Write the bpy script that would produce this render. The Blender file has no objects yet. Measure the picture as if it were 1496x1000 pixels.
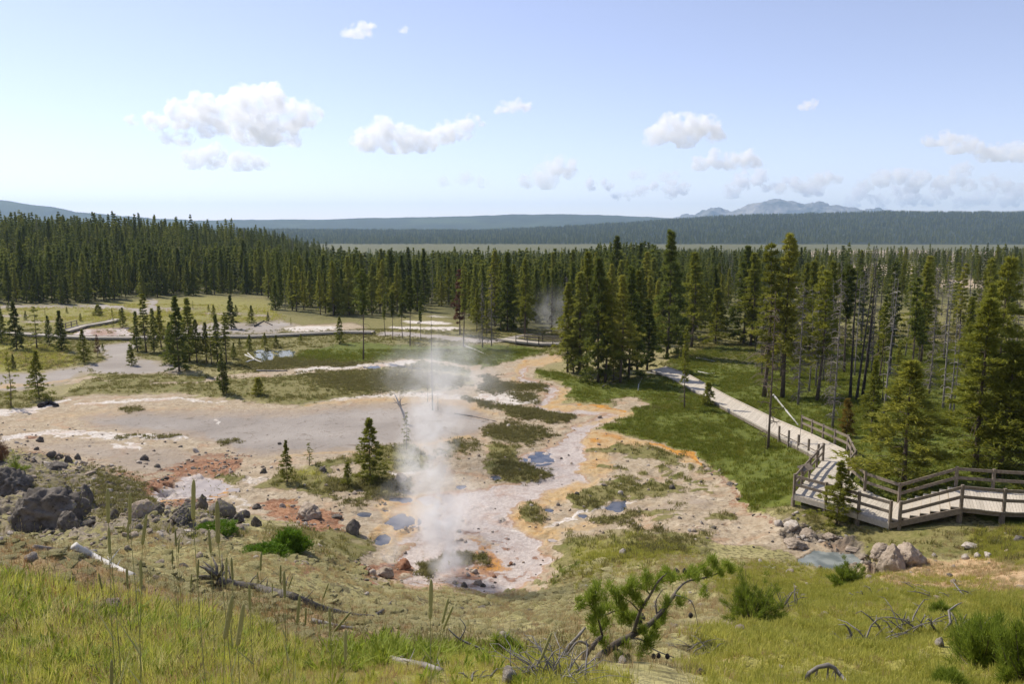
import bpy, bmesh, math, random
import numpy as np
from mathutils import noise as mnoise
from mathutils import Vector, Matrix, Euler
R = math.radians
sc = bpy.context.scene
COL = sc.collection
random.seed(7); rng = np.random.default_rng(7)

# ---------------------------------------------------------------- camera, sky, sun, exposure
FPX, PITCH, ZC = 1150.0, R(8.2), 18.0
cam = bpy.data.objects.new('camera', bpy.data.cameras.new('camera'))
cam.data.sensor_fit = 'HORIZONTAL'; cam.data.sensor_width = 36.0
cam.data.lens = 36.0*FPX/1496.0
cam.data.clip_start = 0.05; cam.data.clip_end = 80000
cam.location = (0, 0, ZC); cam.rotation_euler = (math.pi/2-PITCH, 0, 0)
COL.objects.link(cam); sc.camera = cam
SUN_AZ, SUN_EL = R(-50), R(48)            # azimuth measured from +y (view direction) towards +x
sun_dir = Vector((math.sin(SUN_AZ)*math.cos(SUN_EL), math.cos(SUN_AZ)*math.cos(SUN_EL), math.sin(SUN_EL)))
sl = bpy.data.lights.new('sun', 'SUN'); sl.energy = 5.0; sl.angle = R(0.53); sl.color = (1.0, 0.92, 0.79)
so = bpy.data.objects.new('sun', sl); so.rotation_euler = sun_dir.to_track_quat('Z', 'Y').to_euler(); COL.objects.link(so)
w = bpy.data.worlds.new('World'); sc.world = w; w.use_nodes = True
nt = w.node_tree; bg = nt.nodes['Background']
sky = nt.nodes.new('ShaderNodeTexSky'); sky.sky_type = 'NISHITA'; sky.sun_disc = False
sky.sun_elevation = SUN_EL; sky.sun_rotation = SUN_AZ
sky.altitude = 2200; sky.air_density = 1.0; sky.dust_density = 1.2; sky.ozone_density = 2.0
# thin summer haze over the whole dome: a little everywhere, more towards the sun and the horizon
_tc = nt.nodes.new('ShaderNodeTexCoord'); _dp = nt.nodes.new('ShaderNodeVectorMath'); _dp.operation = 'DOT_PRODUCT'; _dp.inputs[1].default_value = tuple(sun_dir); nt.links.new(_tc.outputs['Generated'], _dp.inputs[0])
def _m(op, a, b=0.0, clamp=False):
    q = nt.nodes.new('ShaderNodeMath'); q.operation = op; q.use_clamp = clamp
    for i, v in enumerate((a, b)):
        if isinstance(v, (int, float)): q.inputs[i].default_value = v
        else: nt.links.new(v, q.inputs[i])
    return q.outputs[0]
_sp = nt.nodes.new('ShaderNodeSeparateXYZ'); nt.links.new(_tc.outputs['Generated'], _sp.inputs[0])
_low = _m('POWER', 2.718, _m('MULTIPLY', _m('MAXIMUM', _sp.outputs[2], 0.0), -5.0))
_glow = _m('POWER', _m('MAXIMUM', _dp.outputs['Value'], 0.0), 2.2)
_veil = _m('ADD', _m('ADD', 0.62, _m('MULTIPLY', _low, 1.25)), _m('MULTIPLY', _glow, 0.8))
_mx = nt.nodes.new('ShaderNodeVectorMath'); _mx.operation = 'SCALE'; _mx.inputs[0].default_value = (1.0, 0.95, .98); nt.links.new(_veil, _mx.inputs['Scale'])
_ad = nt.nodes.new('ShaderNodeVectorMath'); _ad.operation = 'ADD'; _tn = nt.nodes.new('ShaderNodeVectorMath'); _tn.operation = 'MULTIPLY'; _tn.inputs[1].default_value = (1.14, .965, 1.0); nt.links.new(sky.outputs[0], _tn.inputs[0]); nt.links.new(_tn.outputs[0], _ad.inputs[0]); nt.links.new(_mx.outputs[0], _ad.inputs[1])
nt.links.new(_ad.outputs[0], bg.inputs[0]); bg.inputs[1].default_value = 0.135
vs = sc.view_settings; vs.view_transform = 'Standard'; vs.look = 'None'; vs.gamma = 1.0; vs.exposure = 0.1
vs.use_curve_mapping = False
sc.cycles.volume_bounces = 16; sc.cycles.max_bounces = 16; sc.cycles.transparent_max_bounces = 16
sc.cycles.diffuse_bounces = 3; sc.cycles.glossy_bounces = 3
sc.cycles.volume_max_steps = 128

# ---------------------------------------------------------------- small helpers
CP, SP = math.cos(PITCH), math.sin(PITCH)
def ray(px, py):
    """u = x/y and s = dz/dy of the sight line through a photo pixel"""
    px = np.asarray(px, float); py = np.asarray(py, float)
    dx = (px-748)/FPX; dy = (500-py)/FPX
    den = CP+dy*SP
    return dx/den, (-SP+dy*CP)/den
def topix(x, y, z):
    f = y*CP-(z-ZC)*SP; up = y*SP+(z-ZC)*CP
    return 748+FPX*x/f, 500-FPX*up/f
def _h(ix, iy, seed):
    h = (ix.astype(np.int64)*374761393 + iy.astype(np.int64)*668265263 + seed*982451653) & 0xffffffff
    h = ((h ^ (h >> 13))*1274126177) & 0xffffffff
    return ((h ^ (h >> 16)) & 0xffff)/65535.0
def vnoise(x, y, seed=0):
    x0 = np.floor(x); y0 = np.floor(y); fx = x-x0; fy = y-y0
    fx = fx*fx*fx*(fx*(fx*6-15)+10); fy = fy*fy*fy*(fy*(fy*6-15)+10)
    a = _h(x0, y0, seed); b = _h(x0+1, y0, seed); c = _h(x0, y0+1, seed); d = _h(x0+1, y0+1, seed)
    return (a+(b-a)*fx)*(1-fy)+(c+(d-c)*fx)*fy
def fbm(x, y, oct=4, seed=0):
    s = np.zeros(np.broadcast(x, y).shape); a = 0.5; t = 0
    for i in range(oct):
        s += a*vnoise(x*2**i, y*2**i, seed+i*17); t += a; a *= 0.5
    return s/t
def sstep(a, b, x):
    t = np.clip((x-a)/(b-a), 0, 1); return t*t*(3-2*t)
def link(o, parent=None):
    COL.objects.link(o)
    if parent is not None: o.parent = parent
    return o
def mesh_np(name, verts, faces, mats=(), smooth=False):
    """verts (n,3), faces list of index arrays (all the same length) or one (m,k) array"""
    me = bpy.data.meshes.new(name)
    verts = np.asarray(verts, np.float32); faces = np.asarray(faces, np.int32)
    n, (m, k) = len(verts), faces.shape
    me.vertices.add(n); me.vertices.foreach_set('co', verts.ravel())
    me.loops.add(m*k); me.loops.foreach_set('vertex_index', faces.ravel())
    me.polygons.add(m); me.polygons.foreach_set('loop_start', np.arange(0, m*k, k, dtype=np.int32))
    me.polygons.foreach_set('use_smooth', np.full(m, smooth, bool))
    for a in mats: me.materials.append(a)
    me.update(calc_edges=True)
    return me
def tag(o, label=None, cat=None, group=None, kind=None):
    if label: o['label'] = label
    if cat: o['category'] = cat
    if group: o['group'] = group
    if kind: o['kind'] = kind
    return o
def empty(name, loc=(0, 0, 0), rz=0.0):
    o = bpy.data.objects.new(name, None); o.empty_display_size = 0.2
    o.location = loc; o.rotation_euler = (0, 0, rz); return link(o)
def obj(name, me, parent=None, loc=None):
    o = bpy.data.objects.new(name, me)
    if loc is not None: o.location = loc
    return link(o, parent)

class MB:
    """collects boxes, bars and tubes into one triangle/quad mesh"""
    def __init__(s): s.v = []; s.f = []
    def box(s, c, sx, sy, sz, rz=0.0, M=None):
        b = len(s.v); m = M or (Matrix.Translation(c) @ Matrix.Rotation(rz, 4, 'Z'))
        for X in (-.5, .5):
            for Y in (-.5, .5):
                for Z in (-.5, .5): s.v.append(tuple(m @ Vector((X*sx, Y*sy, Z*sz))))
        s.f += [tuple(b+i for i in q) for q in ((0,1,3,2),(4,6,7,5),(0,4,5,1),(2,3,7,6),(0,2,6,4),(1,5,7,3))]
    def bar(s, a, b, w, h):
        """squared bar from a to b, w across, h high"""
        a, b = Vector(a), Vector(b); d = b-a; L = d.length; d.normalize()
        side = d.cross(Vector((0, 0, 1)))
        if side.length < 1e-3: side = Vector((1, 0, 0))
        side.normalize(); up = side.cross(d)
        m = Matrix((( *[d[0]], side[0], up[0], (a[0]+b[0])/2), (d[1], side[1], up[1], (a[1]+b[1])/2), (d[2], side[2], up[2], (a[2]+b[2])/2), (0, 0, 0, 1)))
        s.box(None, L, w, h, M=m)
    def tube(s, pts, rad, n=6, cap=True):
        pts = [Vector(p) for p in pts]; base = len(s.v)
        for i, p in enumerate(pts):
            d = (pts[min(i+1, len(pts)-1)]-pts[max(i-1, 0)])
            if d.length < 1e-6: d = Vector((0, 0, 1))
            d.normalize()
            a = d.cross(Vector((0.31, 0.87, 0.38)));
            if a.length < 1e-3: a = d.cross(Vector((1, 0, 0)))
            a.normalize(); b = d.cross(a); r = rad[i] if hasattr(rad, '__len__') else rad
            for k in range(n):
                t = 2*math.pi*k/n; s.v.append(tuple(p+(a*math.cos(t)+b*math.sin(t))*r))
        for i in range(len(pts)-1):
            for k in range(n):
                k2 = (k+1) % n
                s.f.append((base+i*n+k, base+i*n+k2, base+(i+1)*n+k2, base+(i+1)*n+k))
        if cap:
            s.f.append(tuple(base+k for k in range(n))[::-1]); e = base+(len(pts)-1)*n
            s.f.append(tuple(e+k for k in range(n)))
    def quad(s, a, b, c, d):
        i = len(s.v); s.v += [tuple(a), tuple(b), tuple(c), tuple(d)]; s.f.append((i, i+1, i+2, i+3))
    def tri(s, a, b, c):
        i = len(s.v); s.v += [tuple(a), tuple(b), tuple(c)]; s.f.append((i, i+1, i+2))
    def mesh(s, name, mat=None, smooth=False):
        me = bpy.data.meshes.new(name); me.from_pydata(s.v, [], s.f)
        if mat: me.materials.append(mat)
        if smooth: me.polygons.foreach_set('use_smooth', np.ones(len(me.polygons), bool))
        me.update(); return me
    def build(s, name, mat, parent=None, loc=None, smooth=False):
        return obj(name, s.mesh(name, mat, smooth), parent, loc)

# ---------------------------------------------------------------- material helpers
class NT:
    def __init__(s, name):
        s.m = bpy.data.materials.new(name); s.m.use_nodes = True; s.t = s.m.node_tree
        s.b = s.t.nodes['Principled BSDF']; s.out = s.t.nodes['Material Output']
        s.b.inputs['Roughness'].default_value = 0.85
        s.b.inputs['Specular IOR Level'].default_value = 0.2
    def n(s, kind, **kw):
        nd = s.t.nodes.new(kind)
        for k, v in kw.items(): setattr(nd, k, v)
        return nd
    def l(s, a, b): s.t.links.new(a, b)
    def noise(s, scale, detail=4, rough=0.55, vec=None, dist=0.0):
        nd = s.n('ShaderNodeTexNoise'); nd.inputs['Scale'].default_value = scale
        nd.inputs['Detail'].default_value = detail; nd.inputs['Roughness'].default_value = rough
        nd.inputs['Distortion'].default_value = dist
        s.l(vec if vec is not None else s.co(), nd.inputs['Vector']); return nd.outputs[0]
    def co(s, kind='Object'):
        if not hasattr(s, '_tc'): s._tc = s.n('ShaderNodeTexCoord')
        return s._tc.outputs[kind]
    def ramp(s, fac, lo, hi, c0=(0, 0, 0), c1=(1, 1, 1)):
        r = s.n('ShaderNodeValToRGB'); e = r.color_ramp.elements
        e[0].position = lo; e[1].position = hi; e[0].color = (*c0, 1); e[1].color = (*c1, 1)
        s.l(fac, r.inputs[0]); return r.outputs[0]
    def mix(s, fac, a, b, blend='MIX'):
        m = s.n('ShaderNodeMix', data_type='RGBA', blend_type=blend)
        for sock, v in ((m.inputs[0], fac), (m.inputs[6], a), (m.inputs[7], b)):
            if hasattr(v, 'links'): s.l(v, sock)
            elif isinstance(v, (int, float)): sock.default_value = v
            else: sock.default_value = (*v, 1)
        return m.outputs[2]
    def math(s, op, a, b=0.0, clamp=False):
        m = s.n('ShaderNodeMath', operation=op, use_clamp=clamp)
        for sock, v in ((m.inputs[0], a), (m.inputs[1], b)):
            if hasattr(v, 'links'): s.l(v, sock)
            else: sock.default_value = v
        return m.outputs[0]
    def bump(s, h, strength=0.5, dist=0.05):
        b = s.n('ShaderNodeBump'); b.inputs['Strength'].default_value = strength; b.inputs['Distance'].default_value = dist
        s.l(h, b.inputs['Height']); s.l(b.outputs[0], s.b.inputs['Normal'])
    def col(s, c):
        if hasattr(c, 'links'): s.l(c, s.b.inputs['Base Color'])
        else: s.b.inputs['Base Color'].default_value = (*c, 1)
    def rough(s, v): s.b.inputs['Roughness'].default_value = v
# ---------------------------------------------------------------- terrain heights
# control points: photo pixel + height of the ground there
CT = [ # px, py, z
 # valley floor
 (-150,470,0),(150,470,0),(400,480,0),(650,480,0),(850,480,0),(1050,500,0),(1250,500,.6),(1496,500,1.0),(1700,500,1.5),
 (-150,540,0),(150,540,0),(400,540,0),(650,540,0),(850,560,0),(1000,570,.3),(1200,560,1.0),(1400,560,2.0),(1650,560,3.0),
 (-200,600,.3),(0,610,.1),(200,600,0),(400,620,0),(600,640,0),(800,620,0),(950,640,.1),(1080,640,.6),(1130,700,1.6),
 (1200,620,1.5),(1300,640,2.3),(1450,690,3.5),(1650,680,4.3),
 (0,650,1.0),(100,660,.5),(250,690,.2),(300,725,.15),(420,700,.1),(420,745,.15),(540,720,0),(520,770,.3),(700,720,0),(800,760,0),(900,700,.1),(650,800,0),(750,800,0),(800,840,.1),
 (560,840,.3),(650,855,0),(740,860,0),(950,740,.4),(1050,720,.6),(1060,690,.4),
 (1100,745,1.0),(1000,760,1.2),(1000,800,1.6),(1000,830,2.7),(1180,818,1.5),(1230,818,1.55),(1160,740,2.15),(1250,772,2.15),(1300,775,2.40),(1300,810,2.1),(1400,767,3.3),(1400,805,2.85),(1500,772,3.45),
 (900,820,1.4),(850,840,1.2),
 # slope below the viewer: depth given instead (see CD)
]
CD = [ # px, py, depth y
 (650,870,34),(650,880,28.5),(650,900,22),(650,930,12),(650,960,6.5),(650,1000,3.0),
 (850,870,33),(850,900,21),(850,930,12),(850,1000,3.2),
 (1000,860,28),(1000,900,19),(1000,940,11),(1000,1000,3.6),
 (1280,845,29),(1300,880,22),(1300,920,15),(1300,960,9),(1300,1000,5.5),
 (1496,840,27),(1496,880,20),(1496,930,13),(1496,1000,5.5),(1750,840,26),(1750,1000,5),
 (50,775,35),(200,770,34),(150,735,42),(0,720,43),(300,765,36),(350,800,31),(450,800,33),(450,840,26),(500,850,27),
 (150,825,16.5),(0,800,14),(0,830,8),(300,850,17),(300,880,11),(150,870,8.0),(400,890,12.5),(480,900,15),
 (0,900,4.6),(0,1000,2.9),(300,920,6.5),(300,1000,3.0),(-250,780,30),(-250,830,8),(-250,1000,2.8),(-250,690,45),
]
CW = [(-.65,330,-1.5),(-.3,330,-3),(0,330,-3.5),(.3,330,-2.5),(.65,330,0),(-.65,550,-5),(-.3,550,-9),(0,550,-9),(.3,550,-7),(.65,550,-5),
      (-.65,1000,-20),(0,1000,-20),(.65,1000,-17),(-.65,1700,-30),(0,1700,-30),(.65,1700,-30),(-.65,5000,-30),(0,5000,-30),(.65,5000,-30),
      (-.65,15000,-30),(0,15000,-30),(.65,15000,-30),
      (-.7,1.2,16.6),(0,1.2,16.6),(.7,1.2,16.45),(-1.0,3,16.6),(1.0,3,16.3),(-1,12,13.2),(1,12,11.5),(-1,60,2),(1,60,4.5),(-1,150,0),(1,150,2)]
pts = []
for px, py, z in CT:
    u, s = ray(px, py); y = (z-ZC)/s; pts.append((float(u), math.log(y), z))
for px, py, d in CD:
    u, s = ray(px, py); pts.append((float(u), math.log(d), ZC+d*float(s)))
for u, d, z in CW: pts.append((u, math.log(d), z))
pts = np.array(pts); US = 2.6
def _phi(r2): return np.where(r2 > 1e-12, 0.5*r2*np.log(r2+1e-12), 0)
Pn = np.c_[pts[:, 0]*US, pts[:, 1]]
_r2 = ((Pn[:, None, :]-Pn[None])**2).sum(-1); _n = len(Pn)
_K = np.zeros((_n+3, _n+3)); _K[:_n, :_n] = _phi(_r2)+np.eye(_n)*2e-3
_K[:_n, _n:] = np.c_[np.ones(_n), Pn]; _K[_n:, :_n] = _K[:_n, _n:].T
# the spline runs on the gap to the sight plane so that near heights stay tight
_w = np.linalg.solve(_K, np.r_[pts[:, 2], 0, 0, 0])
def base_z(u, y):
    sh = np.broadcast(u, y).shape; q = np.c_[np.broadcast_to(u, sh).ravel()*US, np.log(np.broadcast_to(y, sh).ravel())]
    out = np.full(len(q), _w[_n]); out += q[:, 0]*_w[_n+1]+q[:, 1]*_w[_n+2]
    for i in range(_n):
        out += _w[i]*_phi((q[:, 0]-Pn[i, 0])**2+(q[:, 1]-Pn[i, 1])**2)
    return out.reshape(sh)
rowsA = np.exp(np.linspace(math.log(1.1), math.log(36.5), 240))
rowsB = 1/np.linspace(1/37.0, 1/150.0, 300)
rowsC = 1/np.linspace(1/151.5, 1/1500.0, 110)
rowsD = np.exp(np.linspace(math.log(1600), math.log(16500), 26))
GY = np.r_[rowsA, rowsB, rowsC, rowsD]
GU = np.r_[np.linspace(-1.15, -0.72, 24), np.arange(-0.70, 0.7001, 0.0019), np.linspace(0.72, 1.15, 24)]
NR, NC = len(GY), len(GU)
# coarse evaluation then bicubic-ish upsampling keeps this fast
cy = np.exp(np.linspace(math.log(GY[0]), math.log(GY[-1]), 420)); cu = np.linspace(GU[0], GU[-1], 160)
cz = base_z(cu[None, :], cy[:, None])
ly = np.log(GY); fi = np.interp(ly, np.log(cy), np.arange(len(cy))); fj = np.interp(GU, cu, np.arange(len(cu)))
def bil(Z, fi, fj):
    i0 = np.clip(np.floor(fi).astype(int), 0, Z.shape[0]-2); j0 = np.clip(np.floor(fj).astype(int), 0, Z.shape[1]-2)
    a = fi-i0; b = fj-j0
    return Z[i0, j0]*(1-a)*(1-b)+Z[i0+1, j0]*a*(1-b)+Z[i0, j0+1]*(1-a)*b+Z[i0+1, j0+1]*a*b
BZ = bil(cz, fi[:, None]+np.zeros((1, NC)), fj[None, :]+np.zeros((NR, 1)))
_a, _b = np.searchsorted(GU, -.69), np.searchsorted(GU, .69)
_k = 1-sstep(8, 20, GY)[:, None]
BZ[:, :_a] += (BZ[:, _a:_a+1]-BZ[:, :_a])*_k; BZ[:, _b:] += (BZ[:, _b:_b+1]-BZ[:, _b:])*_k
X = GU[None, :]*GY[:, None]; Y = np.repeat(GY[:, None], NC, 1)
# wooded hill on the left
hill = 14.0*sstep(-112, -172, X)*sstep(225, 400, Y)*(1-sstep(520, 800, Y))
BZ = BZ+hill+1.5*(fbm(X/60, Y/60, 3, 5)-.5)*sstep(150, 300, Y)
PX, PY = topix(X, Y, BZ)
# ---------------------------------------------------------------- what grows or lies where (outlines on the ground)
wx = (fbm(X*.9, Y*.9, 4, 11)-.5)*1.7+(fbm(X*.16, Y*.16, 3, 12)-.5)*3.0*sstep(60, 110, Y)
wy = (fbm(X*.9, Y*.9, 4, 21)-.5)*2.2+(fbm(X*.16, Y*.16, 3, 22)-.5)*5.0*sstep(60, 110, Y)
wk = .22+.78*sstep(4, 18, Y); wx *= wk; wy *= wk
WX, WY = topix(X+wx, Y+wy, BZ)
LAYERS = ['crust', 'mud', 'wet', 'white', 'ochre', 'orange', 'rust', 'moss', 'olive', 'green', 'ygreen', 'redgrass', 'dirt', 'forest', 'rock']
MK = {k: np.zeros((NR, NC), np.float32) for k in LAYERS}
HILLSIDE = Y < 35.5
def _seg(px, py, a, b):
    ax, ay = a; bx, by = b; dx, dy = bx-ax, by-ay; L = dx*dx+dy*dy+1e-9
    t = np.clip(((px-ax)*dx+(py-ay)*dy)/L, 0, 1)
    return np.hypot(px-ax-t*dx, (py-ay-t*dy)), t
def poly(layer, pts, soft=4.0, amt=1.0, cut=None, side=0):
    P = np.array(pts, float); m = 14
    sel = (WX > P[:, 0].min()-m) & (WX < P[:, 0].max()+m) & (WY > P[:, 1].min()-m) & (WY < P[:, 1].max()+m)
    if side: sel &= (HILLSIDE if side > 0 else ~HILLSIDE)
    px = WX[sel]; py = WY[sel]; ins = np.zeros(len(px), bool); d = np.full(len(px), 1e9); n = len(P)
    for i in range(n):
        a, b = P[i], P[(i+1) % n]
        if a[1] != b[1]:
            c = ((a[1] > py) != (b[1] > py)) & (px < (b[0]-a[0])*(py-a[1])/(b[1]-a[1])+a[0]); ins ^= c
        d = np.minimum(d, _seg(px, py, a, b)[0])
    sd = np.where(ins, d, -d); soft *= 1.7; v = sstep(-soft, soft, sd)*amt
    MK[layer][sel] = np.maximum(MK[layer][sel], v)
    for k in (cut or ()): MK[k][sel] *= (1-v)
def stroke(layer, pts, w, soft=2.5, amt=1.0, cut=None):
    P = np.array(pts, float); W = np.broadcast_to(np.asarray(w, float), (len(P),)); m = 14+W.max()
    sel = (WX > P[:, 0].min()-m) & (WX < P[:, 0].max()+m) & (WY > P[:, 1].min()-m) & (WY < P[:, 1].max()+m)
    px = WX[sel]; py = WY[sel]; sd = np.full(len(px), -1e9)
    for i in range(len(P)-1):
        d, t = _seg(px, py, P[i], P[i+1]); sd = np.maximum(sd, (W[i]*(1-t)+W[i+1]*t)/2-d)
    v = sstep(-soft, soft, sd)*amt; MK[layer][sel] = np.maximum(MK[layer][sel], v)
    for k in (cut or ()): MK[k][sel] *= (1-v)
def blob(layer, x, y, rx, ry, amt=1.0, soft=.7, cut=None):
    sel = (abs(WX-x) < rx*2) & (abs(WY-y) < ry*2)
    r = np.hypot((WX[sel]-x)/rx, (WY[sel]-y)/ry); v = (1-sstep(1-soft, 1+soft, r))*amt
    MK[layer][sel] = np.maximum(MK[layer][sel], v)
    for k in (cut or ()): MK[k][sel] *= (1-v)

# far ground
poly('forest', [(-400,500),(-400,446),(60,445),(110,447),(200,438),(300,432),(385,434),(405,455),(470,466),(560,464),(620,458),(690,476),(760,486),(830,478),(960,505),(1100,480),(1496,430),(2000,430),(2000,350),(-400,350)], 5)
poly('olive', [(-400,447),(120,441),(200,436),(300,431),(400,436),(410,456),(640,452),(700,470),(850,480),(850,520),(700,540),(500,540),(-400,540)], 5)
poly('ygreen', [(-300,455),(0,451),(120,441),(200,437),(300,432),(400,440),(412,470),(300,478),(200,482),(60,478),(-300,480)], 5, .6)
for a in ((60,470,40,3),(250,452,45,3),(330,458,40,3),(20,462,30,2.5),(380,462,20,3)): blob('mud', *a, amt=.7, cut=['ygreen', 'olive'])
poly('green', [(0,0),(0,0),(0,0)])
# right-hand wood: bright grass floor
poly('green', [(770,536),(820,543),(860,558),(900,560),(960,548),(1000,520),(1060,505),(1200,505),(1500,500),(2000,500),(2000,800),(1496,790),(1420,752),(1310,750),(1250,745),(1165,742),(1110,750),(1078,738),(1075,712),(1040,686),(1000,662),(940,646),(900,634),(868,628),(900,619),(935,607),(920,592),(860,588),(830,580),(815,560),(790,552)], 4)
poly('olive', [(960,545),(1000,500),(1080,470),(1200,445),(1500,430),(2000,430),(2000,520),(1500,515),(1200,515),(1060,515),(1000,530)], 6, .9)
poly('forest', [(830,545),(965,545),(1000,518),(1110,512),(1130,530),(1100,540),(1000,535),(975,545),(930,560),(860,560)], 6, .75)
poly('olive', [(900,592),(985,582),(990,600),(935,606)], 5, .7)
poly('crust', [(895,588),(930,580),(950,592),(930,600),(905,600)], 4, 1, ['green', 'olive'])
for a in ((1230,372,60,6),(1330,372,50,5),(1400,378,60,5),(1180,420,30,5),(1300,395,90,9),(1410,415,60,7),(1230,445,50,6),(1440,372,50,4),(1320,372,70,6)): blob('crust', *a, cut=['forest'])
# mid-left flats
poly('mud', [(140,507),(188,498),(202,508),(183,524),(215,529),(255,534),(268,546),(200,552),(150,549),(120,546),(92,560),(20,572),(-150,575),(-150,548),(0,545),(60,545),(120,536),(150,524)], 4, 1, ['olive', 'ygreen'])
stroke('mud', [(-200,450),(0,449),(100,447),(180,450),(212,457),(228,444),(205,432)], [5,5,6,7,9,9,5], 3, 1, ['olive', 'ygreen'])
poly('wet', [(108,480),(195,477),(200,493),(140,496),(100,492)], 4, .9, ['olive', 'ygreen'])
blob('rust', 150, 486, 35, 5, .65)
poly('mud', [(250,478),(300,470),(370,472),(410,466),(430,475),(400,490),(330,490),(260,492)], 5, .9, ['olive', 'ygreen'])
poly('crust', [(420,478),(450,474),(520,470),(540,480),(500,486),(440,488)], 5, .9, ['olive'])
for a in ((455,481,45,4),(585,478,30,2.5),(600,470,18,2),(640,480,45,3),(655,462,35,3),(625,472,35,2.5)): blob('white', *a, amt=.8, cut=['olive'])
stroke('mud', [(555,488),(610,490),(650,494),(700,499),(740,498),(775,490),(800,484)], [7,7,7,6,5,4,3], 2, 1, ['olive'])
poly('ygreen', [(-200,492),(0,493),(50,500),(100,513),(116,533),(60,540),(0,545),(-200,548)], 4, 1, ['mud', 'wet'])
poly('olive', [(-150,572),(40,572),(85,583),(70,597),(30,602),(0,603),(-150,606)], 4, 1, ['mud'])
poly('green', [(428,527),(440,518),(470,505),(530,500),(600,505),(640,508),(700,505),(765,508),(800,515),(770,522),(740,535),(690,548),(640,540),(590,526),(540,531),(480,529)], 4, 1, ['olive', 'ygreen'])
poly('moss', [(335,538),(370,528),(425,524),(520,534),(545,540),(460,547),(400,545)], 4, .9)
# belt of sedge above the terrace
BELT = [(70,596),(90,578),(125,561),(132,545),(200,550),(262,552),(330,546),(400,550),(480,546),(560,541),(610,548),(650,548),(690,552),(680,566),(600,571),(520,580),(450,590),(420,593),(330,582),(250,576),(180,575),(120,578)]
poly('olive', BELT, 4, 1, ['mud', 'ygreen'])
poly('moss', [(430,548),(560,548),(650,550),(680,562),(600,570),(540,574),(480,566)], 6, .75)
stroke('crust', [(215,562),(290,560),(330,551),(400,545),(450,543),(510,541),(560,536),(620,530),(700,540)], [3,4,7,9,8,6,7,6,7], 3, 1, ['olive', 'moss', 'green'])
stroke('white', [(430,545),(470,541),(560,536),(605,531)], [6,5,4,5], 3, .8, ['olive'])
stroke('crust', [(100,560),(135,553),(165,562)], [7,5,2], 2.5, 1, ['olive'])
stroke('ochre', [(0,566),(60,560),(100,556)], 4, 3, .7)
# the terrace and the runoff
poly('crust', [(-300,606),(0,601),(30,601),(75,589),(95,581),(150,577),(250,577),(330,583),(390,591),(440,593),(500,583),(560,573),(600,575),(660,570),(700,560),(690,545),(720,535),(760,525),(800,519),(818,524),(785,540),(772,552),(800,558),(828,570),(822,590),(850,592),(910,597),(932,605),(900,618),(870,629),(900,635),(960,647),(1010,666),(1050,692),(1076,715),(1092,747),(1150,765),(1205,788),(1285,822),(1270,845),(1200,835),(1165,812),(1100,797),(1030,790),(1000,782),(900,776),(840,784),(805,815),(818,835),(792,862),(700,868),(600,861),(540,852),(525,832),(545,800),(520,777),(440,772),(380,756),(300,746),(225,738),(198,708),(150,692),(90,672),(40,657),(-300,650)], 3, 1, ['olive', 'green'])
poly('mud', [(120,612),(200,602),(300,604),(430,604),(520,594),(640,590),(700,600),(716,622),(690,640),(600,650),(540,657),(450,664),(350,664),(300,640),(220,634),(140,625)], 9, .95)
poly('mud', [(20,648),(120,648),(240,655),(300,668),(260,690),(200,690),(120,668)], 8, .6)
stroke('ochre', [(60,612),(130,604),(200,600),(300,592)], [10,14,12,4], 6, .35)
stroke('orange', [(600,655),(660,645),(700,634),(735,628)], [3,4,4,3], 3, .28)
stroke('ochre', [(445,592),(520,585),(600,583),(680,592),(725,607)], [6,10,10,12,8], 5, .55)
stroke('ochre', [(400,672),(470,662),(545,660),(610,652),(690,640)], [3,5,6,7,8], 4, .7)
stroke('white', [(-100,605),(0,602),(40,602),(75,592),(102,584)], [9,9,8,5,4], 3)
stroke('white', [(108,592),(180,588),(250,583),(330,587)], [2,4,4,2], 2, .8)
stroke('white', [(0,642),(30,638),(60,634),(95,634),(160,638),(250,640),(270,642)], [3,9,7,8,7,7,3], 4, .95)
stroke('white', [(162,652),(185,653),(215,654)], [3,9,4], 3, .9)
stroke('white', [(440,589),(520,581),(600,577),(660,582),(720,584),(790,588)], [3,6,8,7,11,6], 4, .75)
stroke('white', [(310,623),(318,613)], 4, 2, .7)
blob('moss', 190, 601, 14, 3, .7); blob('moss', 330, 648, 16, 4, .6); blob('moss', 240, 641, 30, 1.6, .5); blob('moss', 188, 640, 14, 1.6, .6)
blob('rust', 38, 640, 14, 2.5, .6)
# left springs: rust and a milky pool
poly('rust', [(200,706),(240,697),(262,680),(300,670),(350,672),(348,688),(322,700),(300,712),(330,738),(280,742),(215,738)], 5, .85)
poly('wet', [(240,712),(262,697),(300,695),(330,712),(343,727),(310,732),(270,730),(250,735),(215,736),(225,722)], 4, 1, ['rust', 'crust'])
stroke('rust', [(150,690),(200,700),(240,690),(300,668),(360,668)], [6,9,8,9,5], 6, .6); stroke('rust', [(330,690),(370,680),(400,690)], [5,7,4], 5, .5); stroke('rust', [(60,662),(120,672),(170,686)], [5,6,4], 5, .5)
stroke('orange', [(205,737),(250,733),(290,735),(345,722),(318,712)], [5,3,3,3,2], 2, .8)
poly('white', [(335,698),(360,692),(395,700),(380,712),(350,712),(360,735),(380,748),(350,752),(340,735)], 5, .5)
poly('rust', [(370,733),(430,735),(500,752),(508,778),(470,782),(440,766),(400,757)], 4, .9)
for a in ((422,738,13,4),(470,770,14,6),(455,757,22,3)): blob('orange', *a)
poly('crust', [(330,745),(380,712),(430,722),(500,738),(560,735),(540,760),(500,752),(430,735),(380,738)], 5, .6)
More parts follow.
